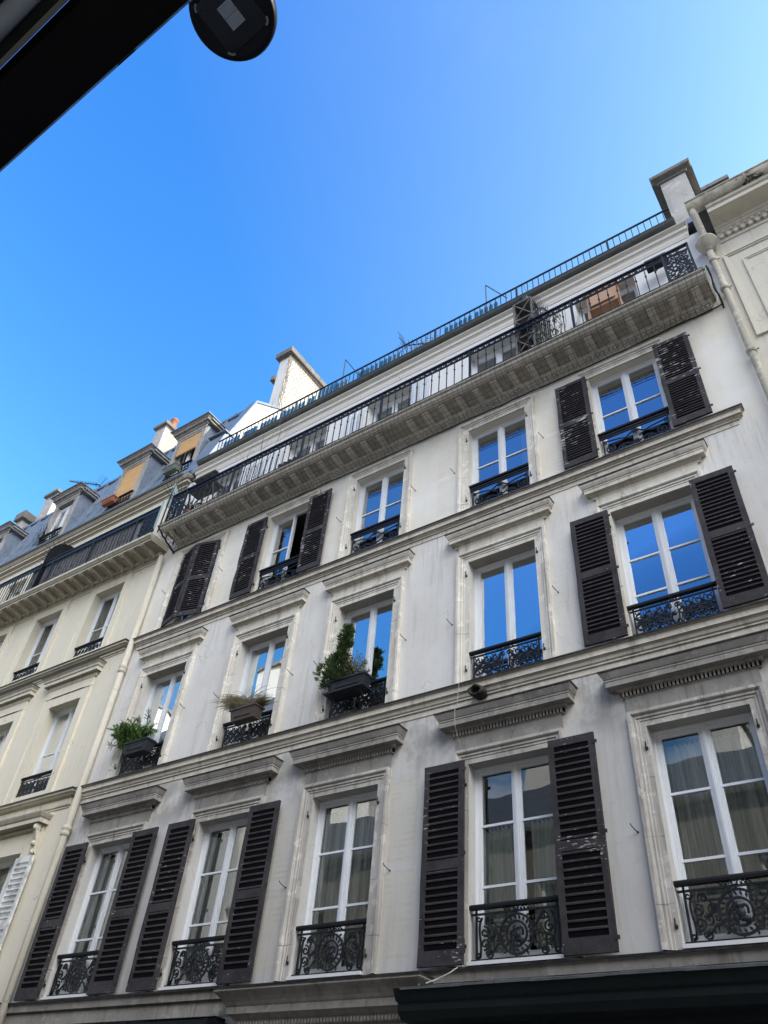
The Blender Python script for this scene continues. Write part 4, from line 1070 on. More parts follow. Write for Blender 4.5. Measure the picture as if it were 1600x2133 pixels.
# raised panel mouldings: one tall frame with a smaller frame inside
def frame_mould(mb, xa, xb, za, zb, w, p):
    for o, pp in ((0, p), (w, p*.5)):
        mb.box(xa+o, xa+o+w, -pp, .004, za+o, zb-o); mb.box(xb-o-w, xb-o, -pp, .004, za+o, zb-o); mb.box(xa+o+w, xb-o-w, -pp+.001, .004, zb-o-w, zb-o); mb.box(xa+o+w, xb-o-w, -pp+.001, .004, za+o, za+o+w)
frame_mould(mb, .23, 1.75, 11.45, 13.72, .035, .035); frame_mould(mb, .47, 1.5, 11.7, 13.42, .03, .022)
mb.build('panel_moulding', 'cream3', rhs)
vm = MB()
for i in range(7): vm.box(.98, 1.3, -.008, .0045, 13.25-.055*i, 13.275-.055*i)
vm.build('vent_grille', 'black', rhs)
mb = MB(); mb.cornice(.28, RX1, [(.02, 14.10), (.03, 14.13), (.03, 14.16), (.035, 14.25), (.05, 14.26), (.06, 14.33), (.09, 14.36), (.10, 14.40), (.12, 14.41), (.13, 14.46), (.42, 14.50), (.42, 14.60), (.45, 14.62), (.47, 14.66)], y0=.004, el=.0)
mb.cur = 1; mb.box(.3, RX1, -.034, -.0, 14.166, 14.244); mb.cur = 0  # dark strip behind the dentils, stands in for shade in their gaps
k = 0; x = .34
while x < 4:
    mb.box(x-.03, x+.03, -.072, -.03, 14.165, 14.245); mb.smooth = True; mb.ball((x+.05, -.075, 14.30), .03, 6, (1, .8, 1.2)); mb.smooth = False; x += .115
mb.build('eaves_cornice', ['cream3', 'cap'], rhs)
gt = MB(); gt.smooth = True
pr = [(-.44-.13*math.cos(PI*k/12), 14.86-.15*math.sin(PI*k/12)) for k in range(13)]
gt.loft([[(x, y, z) for y, z in pr] for x in (.0, RX1)])
gt.smooth = False; gt.add([(0, y, z) for y, z in pr], [tuple(range(13))])
gt.tube([(0, -.575, 14.865), (RX1, -.575, 14.865)], .018, 6)
gt.box(0, RX1, -.56, -.32, 14.84, 14.85)
for k in range(16):
    x = .36+.62*k
    gt.loft([[(xx, -.44-.142*math.cos(PI*i/12), 14.86-.162*math.sin(PI*i/12)) for i in range(13)] for xx in (x-.016, x, x+.016)])
gt.build('gutter', 'gutterpaint', rhs)
mb = MB(); mb.extr([(-.4, 14.88), (3.2, 17.6), (10, 17.6), (10, 14.6), (.01, 14.6)], RX0, RX1); mb.build('roof', 'slate', rhs)
mb = MB(); mb.box(.46, .92, 1.5, 3., 15.5, 18.62); c = mb.build('chimney', 'cap', rhs)
mb = MB(); mb.box(.40, .98, 1.44, 3.06, 18.62, 18.74); mb.build('chimney_cap', 'cap', c)
mb = MB(); mb.smooth = True
mb.tube([(.075, -.44, 14.74), (.078, -.40, 14.62), (.09, -.20, 14.25), (.085, -.16, 14.10)], .062, 12)
mb.lathe([(.02, -.26), (.055, -.25), (.06, -.2), (.075, -.19), (.08, -.17), (.10, -.16), (.11, -.12), (.135, -.10), (.17, .0), (.178, .01), (.178, .03), (.165, .03), (.10, -.03)], (.085, -.15, 14.06), 20)
mb.tube([(.085, -.14, 13.9), (.085, -.12, 13.6), (.085, -.12, 0)], .055, 12)
for z in (13.55, 12.7, 11.05, 8.2): mb.lathe([(.055, -.05), (.068, -.045), (.068, -.01), (.075, 0), (.075, .03), (.055, .04)], (.085, -.12, z), 12); mb.box(.06, .11, -.11, 0, z-.015, z+.012); mb.box(.14, .19, -.13, -.11, z, z+.02)
mb.build('drainpipe', 'pipelight', rhs)

# ================================================================== HOUSES ACROSS THE STREET (seen in the panes)
def far_house(x0, x1, h, roof_h, label, mat, rows, cols, stacks):
    t = empty('town_house', ((x0+x1)/2, -10, 0), label, 'house')
    xs = [x0+(x1-x0)*(c+.5)/cols for c in range(cols)]
    hs = [(x-.5, x+.5, z-.2, z+1.7, .3) for x in xs for z in rows]
    m = MB(); wall_grid(m, x0, x1, 0, h, [(a, b, c, d, .3) for a, b, c, d, _ in hs], y=0)
    m.v = [(x, -10-y, z) for x, y, z in m.v]; m.build('wall', mat, t)
    m = MB(); m.box(x0, x1, -19, -18.7, 0, h); m.box(x0, x0+.2, -18.7, -10.32, 0, h-.01); m.box(x1-.2, x1, -18.7, -10.32, 0, h-.01); m.build('rear_walls', mat, t)
    m = MB(); m.cornice(x0, x1, [(.05, h-.3), (.1, h-.25), (.1, h-.15), (.3, h-.1), (.35, h+.02)]); m.v = [(x, -10-y, z) for x, y, z in m.v]; m.build('cornice', mat, t)
    m = MB(); m.extr([(-9.9, h+.03), (-11.0, h+roof_h), (-18, h+roof_h+.6), (-18.9, h+.03)], x0, x1); m.build('roof', 'slate', t)
    g = MB(); g.quad((-.5, 0, -.2), (.5, 0, -.2), (.5, 0, 1.7), (-.5, 0, 1.7)); gm = g.mesh('pane', 'dark')
    f = MB(); f.box(-.5, -.44, -.0, .06, -.2, 1.7); f.box(.44, .5, 0, .06, -.2, 1.7); f.box(-.05, .05, 0, .06, -.2, 1.64); f.box(-.44, .44, .001, .058, 1.64, 1.7); fm = f.mesh('window', 'pvc')
    for a, b, c, d, _ in hs:
        w = inst('window', fm, t, ((a+b)/2, -10.28, c+.2)); inst('pane', gm, w, ((a+b)/2, -10.27, c+.2))
    for xa, w_, zt in stacks:
        m = MB(); m.box(xa, xa+w_, -14, -11, h, zt); c = m.build('chimney', 'chimwhite', t)
        m = MB(); m.box(xa-.1, xa+w_+.1, -14.1, -10.9, zt, zt+.15); m.build('chimney_cap', 'cap', c)
    return t
far_house(-36, -17.2, 14.6, 1.9, 'sunlit white house across the street, reflected in the upper left windows', 'bldg', (3.6, 6.7, 9.8, 12.4), 7, ((-21, 1.2, 18), (-29, 1.4, 18.2)))
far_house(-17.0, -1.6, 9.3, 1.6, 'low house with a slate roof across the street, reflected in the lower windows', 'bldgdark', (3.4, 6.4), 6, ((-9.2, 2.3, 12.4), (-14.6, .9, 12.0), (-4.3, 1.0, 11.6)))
far_house(-1.4, 14, 9.8, 2.0, 'house beside the photographer, its walls darkened as shade, reflected in the lower right windows', 'bldgdark', (3.4, 6.6), 6, ((2, 1.2, 13), (8, 1., 13)))

# ================================================================== OVERHEAD: AWNING AND STREET LAMP
aw = empty('shop_awning', (-1, -10, 3.2), 'dark shop awning rail with grey canvas crossing the top left corner', 'awning')
ax0, ax1 = -4.2, 3.0
mb = MB()
zb_ = 3.30
mb.extr([(-7.935, zb_), (-7.93, zb_+.03), (-7.95, zb_+.11), (-8.055, zb_+.11), (-8.065, zb_+.02), (-8.05, zb_)], ax0, ax1)
mb.box(-.865, -.815, -7.9385, -7.931, zb_+.01, zb_+.03)
mb.build('front_rail', 'awnblack', aw)
mb = MB(); mb.box(ax0, ax1, -8.076, -8.066, zb_+.012, zb_+.03); mb.build('edge_trim', 'greytrim', aw)
mb = MB(); mb.box(ax0, ax1, -8.098, -8.077, zb_+.06, zb_+.1); mb.build('shadow_channel', 'black', aw)
mb = MB(); mb.smooth = True; mb.tube([(ax0, -8.118, zb_+.045), (ax1, -8.118, zb_+.045)], .021, 14); mb.smooth = False
mb.loft([[(x, -8.118-1.86*t, zb_+.07+.55*t-.05*math.sin(PI*t)) for t in [k/8 for k in range(9)]] for x in (ax0, ax1)])
mb.build('canvas', 'canvas', aw)
mb = MB(); mb.tube([(-1.35, -8.155, zb_+.05), (-.55, -8.135, zb_+.05)], .008, 6, taper=.4)
mb.tube([(-1.35, -8.155, zb_+.05), (-3.2, -9.6, zb_+.3)], .03, 6); mb.tube([(1.9, -8.15, zb_+.03), (.6, -9.7, zb_+.3)], .03, 6)
mb.build('folding_arm', 'black', aw)
mb = MB(); mb.box(ax0, ax1, -9.99, -9.9, zb_+.5, zb_+.75); mb.build('wall_cassette', 'black', aw)

lp = empty('street_lamp', (-1.55, -7.66, 6.0), 'round black street lamp seen from below, with a small pale board of diodes', 'street lamp')
lc = (-1.552, -7.668, 6.0)
mb = MB(); mb.smooth = True
mb.lathe([(.01, .002), (.19, .0), (.21, -.004), (.216, .0), (.222, .02), (.222, .05), (.205, .075), (.12, .11), (.06, .12), (.05, .17), (.01, .17)], lc, 48)
mb.build('lamp_head', 'black', lp)
A = math.radians(-3)
def rot(x, y, z): return (lc[0]+x*math.cos(A)-y*math.sin(A), lc[1]+x*math.sin(A)+y*math.cos(A), lc[2]+z)
mb = MB(); n = 8; out = []
for cx, cy, a0 in ((.105, .105, 0), (-.105, .105, 90), (-.105, -.105, 180), (.105, -.105, 270)):
    out += [(cx+.03*math.cos(math.radians(a0+90*k/n)), cy+.03*math.sin(math.radians(a0+90*k/n))) for k in range(n+1)]
mb.add([rot(x, y, -.0075) for x, y in out], [tuple(range(len(out)))])
mb.loft([[rot(x, y, -.0075) for x, y in out], [rot(x*1.02, y*1.02, .001) for x, y in out]], closed=True)
mb.build('lens_plate', 'lampglass', lp)
mb = MB()
def rbox(m, x0, x1, y0, y1, z0, z1):
    P = [(x0,y0,z0),(x1,y0,z0),(x1,y1,z0),(x0,y1,z0),(x0,y0,z1),(x1,y0,z1),(x1,y1,z1),(x0,y1,z1)]
    m.add([rot(*p) for p in P], [(3,2,1,0),(4,5,6,7),(0,1,5,4),(1,2,6,5),(2,3,7,6),(3,0,4,7)])
for s in (0, 1):
    for r in range(6): rbox(mb, -.042, .042, -.06+.0605*s+.0098*r, -.06+.0605*s+.0098*r+.0085, -.0125, -.008)
mb.build('diode_board', 'led', lp)
for cx, cy, a0 in ((.105, .105, 0), (-.105, .105, 90), (-.105, -.105, 180), (.105, -.105, 270)):
    m2 = MB(); m2.tube([rot(cx+.033*math.cos(math.radians(a0+10+70*k/6)), cy+.033*math.sin(math.radians(a0+10+70*k/6)), -.008) for k in range(7)], .0065, 6); m2.build('clip', 'greytrim', lp)
mb = MB(); mb.tube([(lc[0], lc[1], 6.15), (lc[0], lc[1]-.3, 6.22), (lc[0]-.05, -9.98, 6.3)], .03, 8); mb.box(lc[0]-.13, lc[0]+.03, -9.99, -9.95, 6.15, 6.45); mb.build('bracket', 'black', lp)

# ================================================================== THINGS ON THE SILLS, THE BALCONY AND THE ROOFS
def trough(name, x0, x1, y0, y1, z0, z1, mat, label, group=None, batter=.03, rim=.015):
    m = MB(); b = batter
    m.loft([[(x0+b, y0+b, z0), (x1-b, y0+b, z0), (x1-b, y1-b*.5, z0), (x0+b, y1-b*.5, z0)], [(x0, y0, z1-.03), (x1, y0, z1-.03), (x1, y1, z1-.03), (x0, y1, z1-.03)],
            [(x0-rim, y0-rim, z1-.03), (x1+rim, y0-rim, z1-.03), (x1+rim, y1+rim, z1-.03), (x0-rim, y1+rim, z1-.03)], [(x0-rim, y0-rim, z1), (x1+rim, y0-rim, z1), (x1+rim, y1+rim, z1), (x0-rim, y1+rim, z1)],
            [(x0+.01, y0+.01, z1), (x1-.01, y0+.01, z1), (x1-.01, y1-.01, z1), (x0+.01, y1-.01, z1)], [(x0+.01, y0+.01, z1-.04), (x1-.01, y0+.01, z1-.04), (x1-.01, y1-.01, z1-.04), (x0+.01, y1-.01, z1-.04)]], closed=True, caps=True)
    zc, hh = (z0+z1)/2, (z1-z0)
    m.box(x0+.10, x1-.10, y0+b*.42-.006, y0+.05, zc-hh*.22, zc-hh*.18); m.box(x0+.10, x1-.10, y0+b*.35-.006, y0+.05, zc+hh*.14, zc+hh*.18)
    o = m.build(name, mat); tag(o, label, 'planter', group); return o
def leafquad(m, p, d, l, w, up=Vector((0, 0, 1))):
    d = d.normalized(); s = d.cross(up)
    if s.length < .05: s = d.cross(Vector((1, 0, 0)))
    s.normalize(); p = Vector(p)
    m.add([tuple(p), tuple(p+d*l*.45+s*w/2), tuple(p+d*l), tuple(p+d*l*.45-s*w/2)], [(0, 1, 2, 3)])
rv = lambda r, s=1.: Vector((r.uniform(-1, 1), r.uniform(-1, 1), r.uniform(-1, 1)))*s

# conifer window box, middle bay
trough('window_box', -6.77, -6.14, -.27, -.07, 7.32, 7.52, 'boxgrey', 'dark grey window box under a little conifer, on a white-edged shelf', 'window boxes')
m = MB(); m.box(-6.84, -6.12, -.31, -.04, 7.285, 7.305); m.tube([(-6.7, -.28, 7.285), (-6.7, -.05, 7.05)], .01, 4); m.tube([(-6.2, -.28, 7.285), (-6.2, -.05, 7.05)], .01, 4)
m.box(-6.84, -6.12, -.318, -.31, 7.28, 7.312); tag(m.build('shelf_bracket', 'boxdark'), 'black shelf bracket under the conifer window box', 'shelf')
rnd = random.Random(21); m = MB()
cx, cy = -6.68, -.17
def spray(m, c, out, n, l, w, sp):
    for _ in range(n):
        p = Vector(c)+rv(rnd, sp); d = out*.9+rv(rnd, .55)+Vector((0, 0, .25)); leafquad(m, p, d, l*rnd.uniform(.6, 1.2), w, rv(rnd))
for k in range(560):
    t = rnd.random()**1.7; z = 7.52+1.0*t
    R_ = (.255*(1-t)**.9+.03)*(1+.35*math.sin(9*t+rnd.uniform(-.5, .5)))*(.55 if .50 < t < .62 else 1)
    a = rnd.uniform(0, 2*PI); rad = R_*rnd.uniform(.15, 1.)
    off = -.05*math.sin(t*5) + (-.05 if t < .35 else 0)
    c = (cx+off+rad*math.cos(a), cy+rad*math.sin(a)*.8, z+rnd.uniform(-.03, .03))
    spray(m, c, Vector((math.cos(a), math.sin(a), .35)), 16, .055, .017, .025)
m.cur = 1; m.tube([(cx, cy, 7.45), (cx-.02, cy, 7.9), (cx+.01, cy, 8.45)], .013, 5)
for k in range(24):
    t = rnd.random(); a = rnd.uniform(0, 2*PI); m.tube([(cx, cy, 7.5+.8*t), (cx+.2*(1-t)*math.cos(a), cy+.16*(1-t)*math.sin(a), 7.6+.8*t)], .005, 3)
tag(m.build('conifer', ['conifer', 'stem']), 'small dark green conifer growing in the window box of the middle bay', 'plant')
m = MB(); 
def twiggy(m, base, n, hgt, spread, l, w, leaves, lean=(0, 0)):
    for _ in range(n):
        a = rnd.uniform(0, 2*PI); e = Vector(base)+Vector((spread*math.cos(a)+lean[0], spread*.6*math.sin(a)+lean[1], hgt*rnd.uniform(.5, 1)))
        b = Vector(base)+Vector((rnd.uniform(-.06, .06), rnd.uniform(-.03, .03), 0)); md = (b+e)/2+rv(rnd, .03)
        m.cur = 1; m.tube([b, md, e], .004, 3); m.cur = 0
        for _ in range(leaves):
            t = rnd.uniform(.25, 1.05); p = b.lerp(e, t)+rv(rnd, .025); leafquad(m, p, rv(rnd)+Vector((0, 0, .3)), l*rnd.uniform(.6, 1.2), w, rv(rnd))
twiggy(m, (-6.38, -.17, 7.48), 26, .42, .15, .04, .016, 24)
twiggy(m, (-6.22, -.16, 7.48), 8, .17, .10, .05, .022, 9)
m.cur = 2
for _ in range(420):
    p = Vector((-6.50, -.19, 7.72))+Vector((rnd.gauss(0, .06), rnd.gauss(0, .05), rnd.gauss(0, .10))); leafquad(m, p, rv(rnd)+Vector((0, 0, .5)), .04, .012, rv(rnd))
tag(m.build('shrub', ['shrub', 'stem', 'redleaf']), 'straggly olive and rusty shrub beside the conifer in the same box', 'plant')
# feather grass, second bay
trough('window_box', -8.79, -8.25, -.28, -.08, 7.32, 7.53, 'boxtaupe', 'taupe window box holding a tuft of blond feather grass', 'window boxes')
m = MB()
for k in range(1050):
    b = Vector((rnd.uniform(-8.74, -8.28), rnd.uniform(-.24, -.12), 7.50)); left = b.x < -8.47
    s = -1 if rnd.random() < (.86 if left else .25) else 1
    ln = rnd.uniform(.34, .60); dx = s*rnd.uniform(.3, .95); dy = rnd.uniform(-.35, .25); lift = rnd.uniform(.35, .75)
    if not left: ln *= .72; lift *= .6
    pts = []
    for i in range(6):
        t = i/5; pts.append(b+Vector((dx*ln*t**1.5, dy*ln*t, lift*ln*(1.9*t-1.15*t*t))))
    w = .0055
    for i in range(5):
        a, c = pts[i], pts[i+1]; ww = w*(1-i/6); w2 = w*(1-(i+1)/6)
        m.quad((a.x, a.y, a.z-ww), (c.x, c.y, c.z-w2), (c.x, c.y-.001, c.z+w2), (a.x, a.y-.001, a.z+ww))
tag(m.build('feather_grass', 'straw'), 'blond feather grass spilling over the taupe window box', 'plant')
# oleander and fern, first bay
trough('window_box', -11.33, -10.73, -.28, -.08, 7.28, 7.49, 'boxdark', 'black window box full of ferny green plants, at the far left bay', 'window boxes')
m = MB()
for k in range(110):
    b = Vector((rnd.uniform(-11.55, -11.0), rnd.uniform(-.24, -.12), 7.46)); a = rnd.uniform(0, 2*PI); ln = rnd.uniform(.26, .50)
    dx, dy = math.cos(a)*.75, math.sin(a)*.5; pts = [b+Vector((dx*ln*t**1.3*1.1, dy*ln*t, ln*(1.55*t-.75*t*t))) for t in [i/8 for i in range(9)]]
    for i in range(8):
        for _ in range(16):
            p = pts[i].lerp(pts[i+1], rnd.random()); leafquad(m, p, rv(rnd)+Vector((dx, dy, .4)), .06*rnd.uniform(.5, 1.1), .012, rv(rnd))
tag(m.build('fern', 'fern'), 'feathery light green fern mound in the black window box', 'plant')
m = MB()
for bx, tx, tz, n in ((-11.35, -11.80, 7.78, 1), (-11.32, -11.62, 7.98, 1), (-11.1, -11.25, 7.97, 1), (-10.98, -10.95, 8.02, 1), (-11.30, -11.78, 7.56, 1), (-10.9, -10.78, 7.70, 1)):
    a = Vector((bx, -.18, 7.46)); e = Vector((tx, -.24, tz)); m.cur = 1; m.tube([a, a.lerp(e, .5)+Vector((0, 0, .04)), e], .005, 4); m.cur = 0
    for q in range(26):
        p = a.lerp(e, rnd.uniform(.72, 1.)); leafquad(m, p, rv(rnd)+(e-a).normalized()*.6, .12, .016, rv(rnd))
tag(m.build('oleander', ['oleander', 'stem']), 'thin oleander stems with narrow dark leaves sticking out of the fern', 'plant')
# dormer boxes
trough('window_box', -13.98, -13.45, .0, .17, 15.92, 16.10, 'boxgreen', 'grey-green empty window box below the half-lowered orange blind', 'window boxes')
trough('window_box', -16.48, -15.95, .0, .17, 15.92, 16.10, 'terra', 'terracotta window box below the fully lowered orange blind', 'window boxes')
# small planter on the third-floor sill
m = MB()
twiggy(m, (-8.5, .12, 10.30), 14, .16, .28, .045, .02, 12)
tag(m.build('sill_plant', ['conifer', 'stem']), 'low leafy plant behind the guard of the third floor window with an open casement', 'plant')

# balcony furniture
t = empty('trellis_shelf', (-3.12, -.38, zs), 'tall dark wooden lattice stand on the balcony next to the attic windows', 'lattice stand')
m = MB()
for x in (-3.30, -2.95):
    for y in (-.50, -.24): m.box(x-.018, x+.018, y-.018, y+.018, zs, zs+1.72)
for z in (.05, .57, 1.13, 1.69):
    m.box(-3.32, -2.93, -.52, -.22, zs+z, zs+z+.03)
m.build('frame', 'oldwood', t)
m = MB()
for i in range(3):
    a, b = zs+.08+.55*i, zs+.57+.56*i
    m.tube([(-3.30, -.515, a), (-2.95, -.515, b)], .012, 4); m.tube([(-3.30, -.515, b), (-2.95, -.515, a)], .012, 4)
    m.tube([(-2.94, -.5, a), (-2.94, -.24, b)], .012, 4); m.tube([(-2.94, -.5, b), (-2.94, -.24, a)], .012, 4)
    m.box(-3.31, -3.305, -.5, -.24, a, b); m.box(-3.30, -2.95, -.235, -.23, a, b)
m.build('lattice', 'oldwood', t)
m = MB(); m.lathe([(.02, 0), (.11, 0), (.14, .16), (.13, .17), (.02, .12)], (-3.12, -.37, zs+1.72), 12); tag(m.build('bowl', 'boxdark'), 'dark bowl standing on top of the lattice stand', 'bowl')
t = empty('balcony_divider', (-2.85, -.3, zs), 'spiked iron divider screen across the balcony, right beside the lattice stand', 'balcony divider')
m = MB(); xx = -2.82
m.flat([(0, 0, 0), (0, 0, .01)], .001, .001)
m = MB()
for k in range(6): m.box(xx-.01, xx+.01, -.54+.1*k-.01, -.54+.1*k+.01, zs, zs+1.5-.12*(5-k)*.5)
m.tube([(xx, -.55+.55*k/8, zs+1.15+.55*math.sin(PI/2*k/8)) for k in range(9)], .018, 5)
for k in range(8):
    a = PI*.98-PI*.55*k/7; b = (xx, -.50+.06*k, zs+1.2+.06*k)
    m.tube([b, (xx, b[1]+.28*math.cos(a), b[2]+.30*math.sin(a)*.9+.12)], .008, 4, taper=.3)
m.tube([(xx, -.56, zs+.9), (xx-.22, -.60, zs+2.08)], .012, 4, taper=.3)
m.build('grille', 'iron', t)
m = MB()
rnd = random.Random(8)
def climber(m, x0, x1, z0, z1, n):
    for _ in range(n):
        p = Vector((rnd.uniform(x0, x1), rnd.uniform(-.55, -.40), z0+(z1-z0)*rnd.random()**1.4)); leafquad(m, p, rv(rnd)+Vector((0, -.3, .2)), .075, .03, rv(rnd))
    for _ in range(10):
        x = rnd.uniform(x0, x1); m.cur = 1; m.tube([(x, -.48, zs), (x+rnd.uniform(-.1, .1), -.5, (z0+z1)/2), (x+rnd.uniform(-.12, .12), -.48, z1)], .005, 3); m.cur = 0
climber(m, -3.0, -2.45, zs+.02, zs+.85, 190)
tag(m.build('climber', ['shrub', 'stem']), 'thin climbing plant at the foot of the spiked divider by the lattice stand', 'plant')
m = MB()
for a, l in ((.25, .5), (-.2, .42), (.6, .35)):
    leafquad(m, (-2.28, -.35, zs), Vector((math.sin(a)*.6, -.1, 1)), l, .09, Vector((0, 1, 0)))
tag(m.build('agave', 'palepanel'), 'grey-green pointed succulent standing on the balcony in front of the white wall', 'plant')
t = empty('wooden_cabinet', (-1.75, -.14, zs), 'orange-brown wooden cabinet on the balcony below the rightmost attic window', 'cabinet')
m = MB(); m.box(-2.03, -1.47, -.20, -.03, zs+.88, zs+1.42); m.box(-2.06, -1.44, -.24, -.02, zs+1.42, zs+1.45); m.box(-2.05, -2.01, -.195, -.03, zs, zs+.88); m.box(-1.49, -1.45, -.195, -.03, zs, zs+.88); m.build('carcass', 'wood', t)
m = MB(); m.box(-1.98, -1.52, -.235, -.222, zs+.94, zs+1.36); m.build('door', 'wood', t)
m = MB(); m.box(-.92, -.55, -.30, -.14, zs+1.22, zs+1.38)
for x in (-.80, -.62):
    m.tube([(x, -.22, zs+1.22), (x, -.22, zs+1.12)], .006, 4); m.flat(arc(x+.02, zs+1.10, .025, PI, 2.2*PI, 8, -.22), .01, .01)
tag(m.build('hanging_heater', 'black'), 'black box heater hanging under the cornice at the right end of the balcony', 'heater')
# left end of the balcony
t = empty('spiked_divider', (-12.32, -.3, zs), 'fan of black spikes between the two balconies at the joint of the houses', 'balcony divider')
m = MB(); xx = -12.32
m.tube([(xx, -.50+.5*(1-math.cos(PI/2*k/10)), zs+1.15+.85*math.sin(PI/2*k/10)) for k in range(11)], .014, 5)
for k in range(9):
    a = PI*1.0-PI*.62*k/8; b = (xx, -.5+.5*(1-math.cos(PI/2*k/8))*1., zs+1.15+.80*math.sin(PI/2*k/8))
    c0 = (xx, -.12-.30*(1-k/8), zs+1.02+.12*k/8*3)
    m.tube([c0, (xx, c0[1]+.60*math.cos(a)*.8, c0[2]+.62*math.sin(a)+.16)], .009, 4, taper=.3)
for y in (-.5, -.25, -.02): m.box(xx-.012, xx+.012, y-.012, y+.012, zl1, zs+1.15)
m.build('grille', 'iron', t)
m = MB(); m.add([(-12.36, -.52, zs+.75), (-12.36, -.22, zs+.75), (-12.33, -.24, zs+1.15), (-12.33, -.50, zs+1.50), (-12.34, -.52, zs+.75), (-12.34, -.22, zs+.75), (-12.31, -.24, zs+1.15), (-12.31, -.50, zs+1.50)], [(0,1,2,3),(7,6,5,4),(0,4,5,1),(1,5,6,2),(2,6,7,3),(3,7,4,0)])
m.build('panel', 'palepanel', t)
m = MB(); m.box(-12.325, -12.29, -.64, -.61, 12.74, 13.58); tag(m.build('glass_strip', 'palepanel'), 'pale green narrow screen closing the gap between the balconies', 'screen')
t = empty('plant_table', (-11.35, -.32, zs), 'dark folding table with plant pots at the left end of the long balcony', 'table')
m = MB(); m.box(-11.75, -10.9, -.5, -.12, zs+.95, zs+.99); m.build('table_top', 'oldwood', t)
for x in (-11.7, -10.95):
    m = MB(); m.tube([(x, -.46, zs), (x, -.16, zs+.95)], .014, 4); m.tube([(x, -.16, zs), (x, -.46, zs+.95)], .014, 4); m.build('leg', 'oldwood', t)
for i, (x, y) in enumerate(((-11.55, -.36), (-11.25, -.30))):
    m = MB(); m.lathe([(.02, 0), (.1, 0), (.14, .2), (.15, .2), (.15, .23), (.1, .22)], (x, y, zs+.02), 12); tag(m.build('flower_pot', 'terra'), ('left' if i == 0 else 'right')+' terracotta pot on the floor below the dark folding table', 'flower pot', 'pots below the table')
    m = MB(); rnd = random.Random(i+3)
    for _ in range(160):
        leafquad(m, Vector((x, y, zs+.25))+Vector((rnd.gauss(0, .09), rnd.gauss(0, .07), abs(rnd.gauss(0, .16)))), rv(rnd)+Vector((0, 0, .6)), .09, .03, rv(rnd))
    tag(m.build('pot_plant', 'plantdark'), 'dark leafy plant in the '+('left' if i == 0 else 'right')+' terracotta pot at the end of the long balcony', 'plant', 'plants below the table')
m = MB(); m.box(-11.45, -10.75, -.62, -.46, zs+1.02, zs+1.06); tag(m.build('balcony_shelf', 'oldwood'), 'narrow dark shelf hooked over the balcony rail above the folding table', 'shelf')
# bare climbing twigs
m = MB(); rnd = random.Random(17)
def twig(m, p, d, l, r, dep):
    e = Vector(p)+d*l; mid = Vector(p)+d*l*.5+rv(rnd, .04*l); m.tube([p, mid, e], r, 3, taper=.5)
    if dep:
        for _ in range(2): twig(m, mid.lerp(e, rnd.uniform(0, .9)), (d+rv(rnd, .5)).normalized(), l*.65, r*.6, dep-1)
twig(m, (-9.62, -.35, zs), Vector((.05, -.1, 1)), 1.5, .009, 3); twig(m, (-9.7, -.35, zs), Vector((-.25, -.05, 1)), 1.3, .008, 3); twig(m, (-9.55, -.35, zs), Vector((.4, -.1, 1)), 1.4, .007, 3)
tag(m.build('bare_twigs', 'stem'), 'bare leafless twigs rising from the balcony floor in front of the white wall', 'plant')
m = MB(); m.box(-9.3, -8.5, -.5, -.3, zs, zs+.12)
for k in range(5): m.lathe([(.01, 0), (.05, 0), (.065, .11), (.01, .1)], (-8.75+.13*k, -.48, zs+.12), 8)
tag(m.build('pot_rack', 'boxdark'), 'row of little black plant pots in a tray at the balcony edge', 'pot tray')
# boards and the black screen on the cream house balcony
t = empty('board_screen', (-15, -.45, zl1), 'weathered grey board screen fixed behind the railing of the cream house balcony', 'screen')
m = MB(); rnd = random.Random(6); x = -13.25
x = -12.6
while x > -17.3:
    w = rnd.uniform(.09, .13); yj = rnd.uniform(-.008, .008); m.box(x-w+.008, x, -.485+yj, -.465+yj, zl1+.02+rnd.uniform(0, .02), zr-.05-rnd.uniform(0, .03)); x -= w
m.build('boards', 'oldwood', t)
m = MB(); m.box(-17.3, -12.6, -.465+.012, -.43, zl1+.2, zl1+.25); m.box(-17.3, -12.6, -.453, -.43, zr-.3, zr-.25); m.build('batten', 'oldwood', t)
t = empty('arched_screen', (-16.8, -.3, zl1), 'black sheet iron divider with a rounded top and side spikes on the cream house balcony', 'balcony divider')
m = MB(); pts = [(-.60, zl1), (-.60, 13.85)]+[(-.60+.60*(1-math.cos(PI/2*k/10)), 13.85+.62*math.sin(PI/2*k/10)) for k in range(1, 11)]+[(.0, zl1)]
m.extr(pts, -16.83, -16.79); m.build('panel', 'black', t)
for k in range(6): m = MB(); m.tube([(-16.81, -.60, 13.35+.13*k), (-16.81, -.76, 13.35+.13*k)], .008, 4, taper=.3); m.build('spike', 'iron', t)
for k in range(1, 6):
    a = PI/2*k/6; m = MB(); m.tube([(-16.81, -.60*math.cos(a), 13.85+.62*math.sin(a)), (-16.81, -.72*math.cos(a)-.02, 13.9+.78*math.sin(a))], .008, 4, taper=.3); m.build('spike', 'iron', t)
# washing-up rods of plants left of the arched screen on the dormer
m = MB(); rnd = random.Random(2)
for _ in range(26):
    b = Vector((rnd.uniform(-19.6, -18.6), .1, 15.75)); e = b+Vector((rnd.uniform(.1, .6), -.25, rnd.uniform(-.05, .4))); m.tube([b, (b+e)/2+Vector((0, 0, .06)), e], .009, 4, taper=.4)
tag(m.build('dry_plant', 'plantdark'), 'dark spiky plant on the sill of the white dormer window', 'plant')
